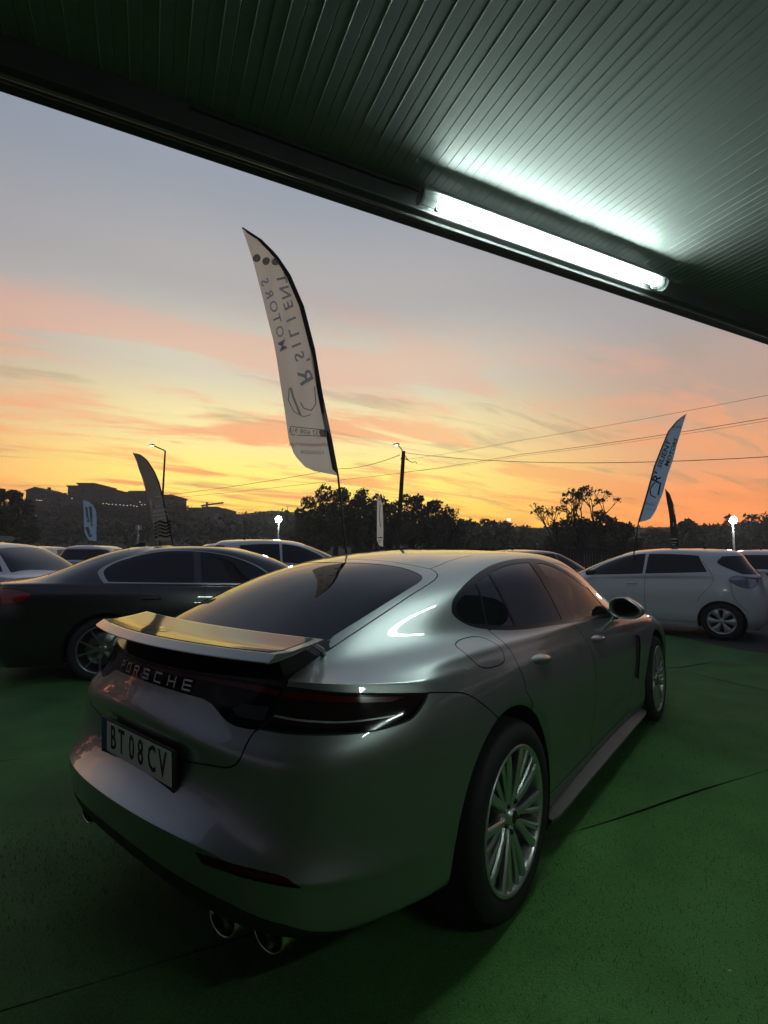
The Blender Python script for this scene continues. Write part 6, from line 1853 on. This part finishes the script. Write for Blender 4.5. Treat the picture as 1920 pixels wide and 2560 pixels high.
block('broad dark apartment block with stepped roof on the left hill', [(170, 200, 1217, 0, 0), (200, 240, 1212, 0, -1), (240, 284, 1226, 0, 0)], 150, .03)
block('long flat apartment block with lit windows behind the smoky flag', [(305, 330, 1233, 0, 0), (318, 365, 1229, 0, 1.5), (365, 430, 1240, 0, 0)], 160, .08)
block('low far terrace of flat houses right of the smoky flag', [(470, 505, 1272, 0, 0), (505, 540, 1269, 0, 1), (545, 562, 1274, 0, 0)], 165, .05, m=FACADE2)


def house(label, px0, px1, eave, ridge, d):
    b = ground_site(px0, d)
    r_ = empty('house', b); tag(r_, label, 'building')
    w_ = (site(px1, eave, d) - site(px0, eave, d)).length; ze = site(px0, eave, d).z; zr = site(px0, ridge, d).z
    ax = Vector((math.cos(YAW), math.sin(YAW), 0)); fw = Vector((-math.sin(YAW), math.cos(YAW), 0))
    M = Matrix(((ax.x, fw.x, 0, 0), (ax.y, fw.y, 0, 0), (0, 0, 1, 0), (0, 0, 0, 1)))
    MB().box((0, 0, 0), (w_, 9, ze), M).build('wall', FACADE, r_)
    MB().prism([(-.4, -.4, ze), (w_ + .4, -.4, ze), (w_ / 2, -.4, zr)], (0, 9.8, 0), M).build('roof', FACADE2, r_)
    MB().box((w_ * .7, 3, ze), (w_ * .7 + .6, 3.6, zr + .3), M).build('chimney', FACADE2, r_)
    for i in range(2):
        f_ = MB().box((1 + i * 3, -.05, ze - 2.2), (2.3 + i * 3, -.02, ze - .9), M).build('window', mat('window_frame', (.2, .2, .19), .6), r_)
        MB().box((1.1 + i * 3, -.08, ze - 2.1), (2.2 + i * 3, -.055, ze - 1.0), M).build('pane', WIN, f_)


house('dark gabled house on the hill between the left tree and the broad block', 60, 108, 1227, 1217, 130)
house('lower dark house right of the gabled house', 104, 150, 1236, 1231, 135)
cr = ground_site(516, 210)
c_ = empty('tower_crane', cr); tag(c_, 'tiny tower crane on the yellow horizon', 'crane')
zt = site(516, 1261, 210).z
MB().tube([(0, 0, 0), (0, 0, zt + 1)], .5, 4).build('mast', POLE_M, c_)
ax = Vector((math.cos(YAW), math.sin(YAW), 0))
MB().tube([ax * -2.5 + Vector((0, 0, zt - .6)), ax * 7 + Vector((0, 0, zt + .8))], .35, 4).build('jib', POLE_M, c_)

# lit street and house lights dotted on the slope
ORD = ['first', 'second', 'third', 'fourth', 'fifth', 'sixth', 'seventh', 'eighth', 'ninth', 'tenth', 'eleventh', 'twelfth', 'thirteenth', 'fourteenth', 'fifteenth', 'sixteenth', 'seventeenth', 'eighteenth', 'nineteenth', 'twentieth', 'twenty-first']
for i, (px, py) in enumerate(sorted([(258, 1259), (266, 1259), (272, 1261), (281, 1261), (290, 1262), (300, 1262), (309, 1263), (318, 1264), (327, 1263), (335, 1265), (342, 1266), (354, 1262), (362, 1262), (92, 1250), (98, 1251), (103, 1251), (180, 1246), (90, 1290), (268, 1300), (350, 1255), (1130, 1318)])):
    p = site(px, py, 100)
    o = MB().box((-.09, -.09, -.06), (.09, .09, .08)).build('slope_light', LITC, None)
    o.location = p
    tag(o, 'tiny warm light on the dark slope, ' + ORD[i] + ' from the left', 'light', 'lights on the slope')
o = MB().box((-.2, -.2, -.12), (.2, .2, .2)).build('slope_light', WARM, None); o.location = site(1272, 1300, 90)
tag(o, 'single orange light on the skyline left of the sparse tree', 'light')

# dark board fence behind the cars
FEN = vary(mat('fence_wood', (.030, .028, .026), .9), 3, .3)
a, b = ground_site(880, 30), ground_site(1500, 24)
fe = empty('board_fence', a); tag(fe, 'dark close-board fence behind the parked cars', 'fence')
n_ = 110
d_ = (b - a) / n_; dn = d_.normalized(); nrm = Vector((-dn.y, dn.x, 0))
bm_ = bpy.data.meshes.new('board')
Mx = Matrix(((dn.x, nrm.x, 0, 0), (dn.y, nrm.y, 0, 0), (0, 0, 1, 0), (0, 0, 0, 1)))
g = MB().box((0, -.012, .05), (d_.length * .88, .012, 1.78), Mx)
first = g.build('board', FEN, fe)
for i in range(1, n_):
    o = link('board', first.data, None, fe); o.location = d_ * i + Vector((0, 0, (i * 37 % 11) * .006))
for i in range(0, n_, 14):
    MB().box((-.05, .02, 0), (.05, .12, 1.95), Matrix.Translation(d_ * i) @ Mx).build('fence_post', mat('post_concrete', (.12, .12, .11), .9), fe)

# unseen trees added beyond the right picture edge to darken what the car's flank mirrors
for i in range(6):
    a_ = YAW - R(52 + i * 9); d = 22 + (i % 3) * 3
    tree('unseen dark tree added beyond the right edge to darken reflections, ' + ORD[i] + ' from the front', Vector((CAM_POS.x - math.sin(a_) * d, CAM_POS.y + math.cos(a_) * d, 0)), 4.6 + (i * 7 % 3) * .9, 3.0, 230 + i, n=1500, size=.26, group='unseen trees added on the right for reflections')
for i in range(6):  # more unseen trees, added on the left to darken the tail's reflections
    a_ = YAW + R(50 + i * 10); d = 27 + (i % 3) * 3
    tree('unseen dark tree added beyond the left edge to darken reflections, ' + ORD[i] + ' from the front', Vector((CAM_POS.x - math.sin(a_) * d, CAM_POS.y + math.cos(a_) * d, 0)), 6.2 + (i * 7 % 3) * .9, 3.4, 250 + i, n=1500, size=.28, group='unseen trees added on the left for reflections')

# ------------------------------------------------------------------ haze volume added to lift the dark distance and soften the lamps
hz = MB().box((-262, -250, -1.2), (240, 262, 27)).build('haze', None, None)
hm = bpy.data.materials.new('haze_air'); hm.use_nodes = True
hm.node_tree.nodes.clear()
pv = hm.node_tree.nodes.new('ShaderNodeVolumePrincipled')
pv.inputs['Color'].default_value = (.93, .95, .97, 1); pv.inputs['Density'].default_value = .0016; pv.inputs['Anisotropy'].default_value = .2
ho = hm.node_tree.nodes.new('ShaderNodeOutputMaterial')
hm.node_tree.links.new(pv.outputs[0], ho.inputs['Volume'])
hz.data.materials.clear(); hz.data.materials.append(hm)
tag(hz, 'thin haze added over the lot and the hills to lift the dark distance', 'haze', kind='stuff')
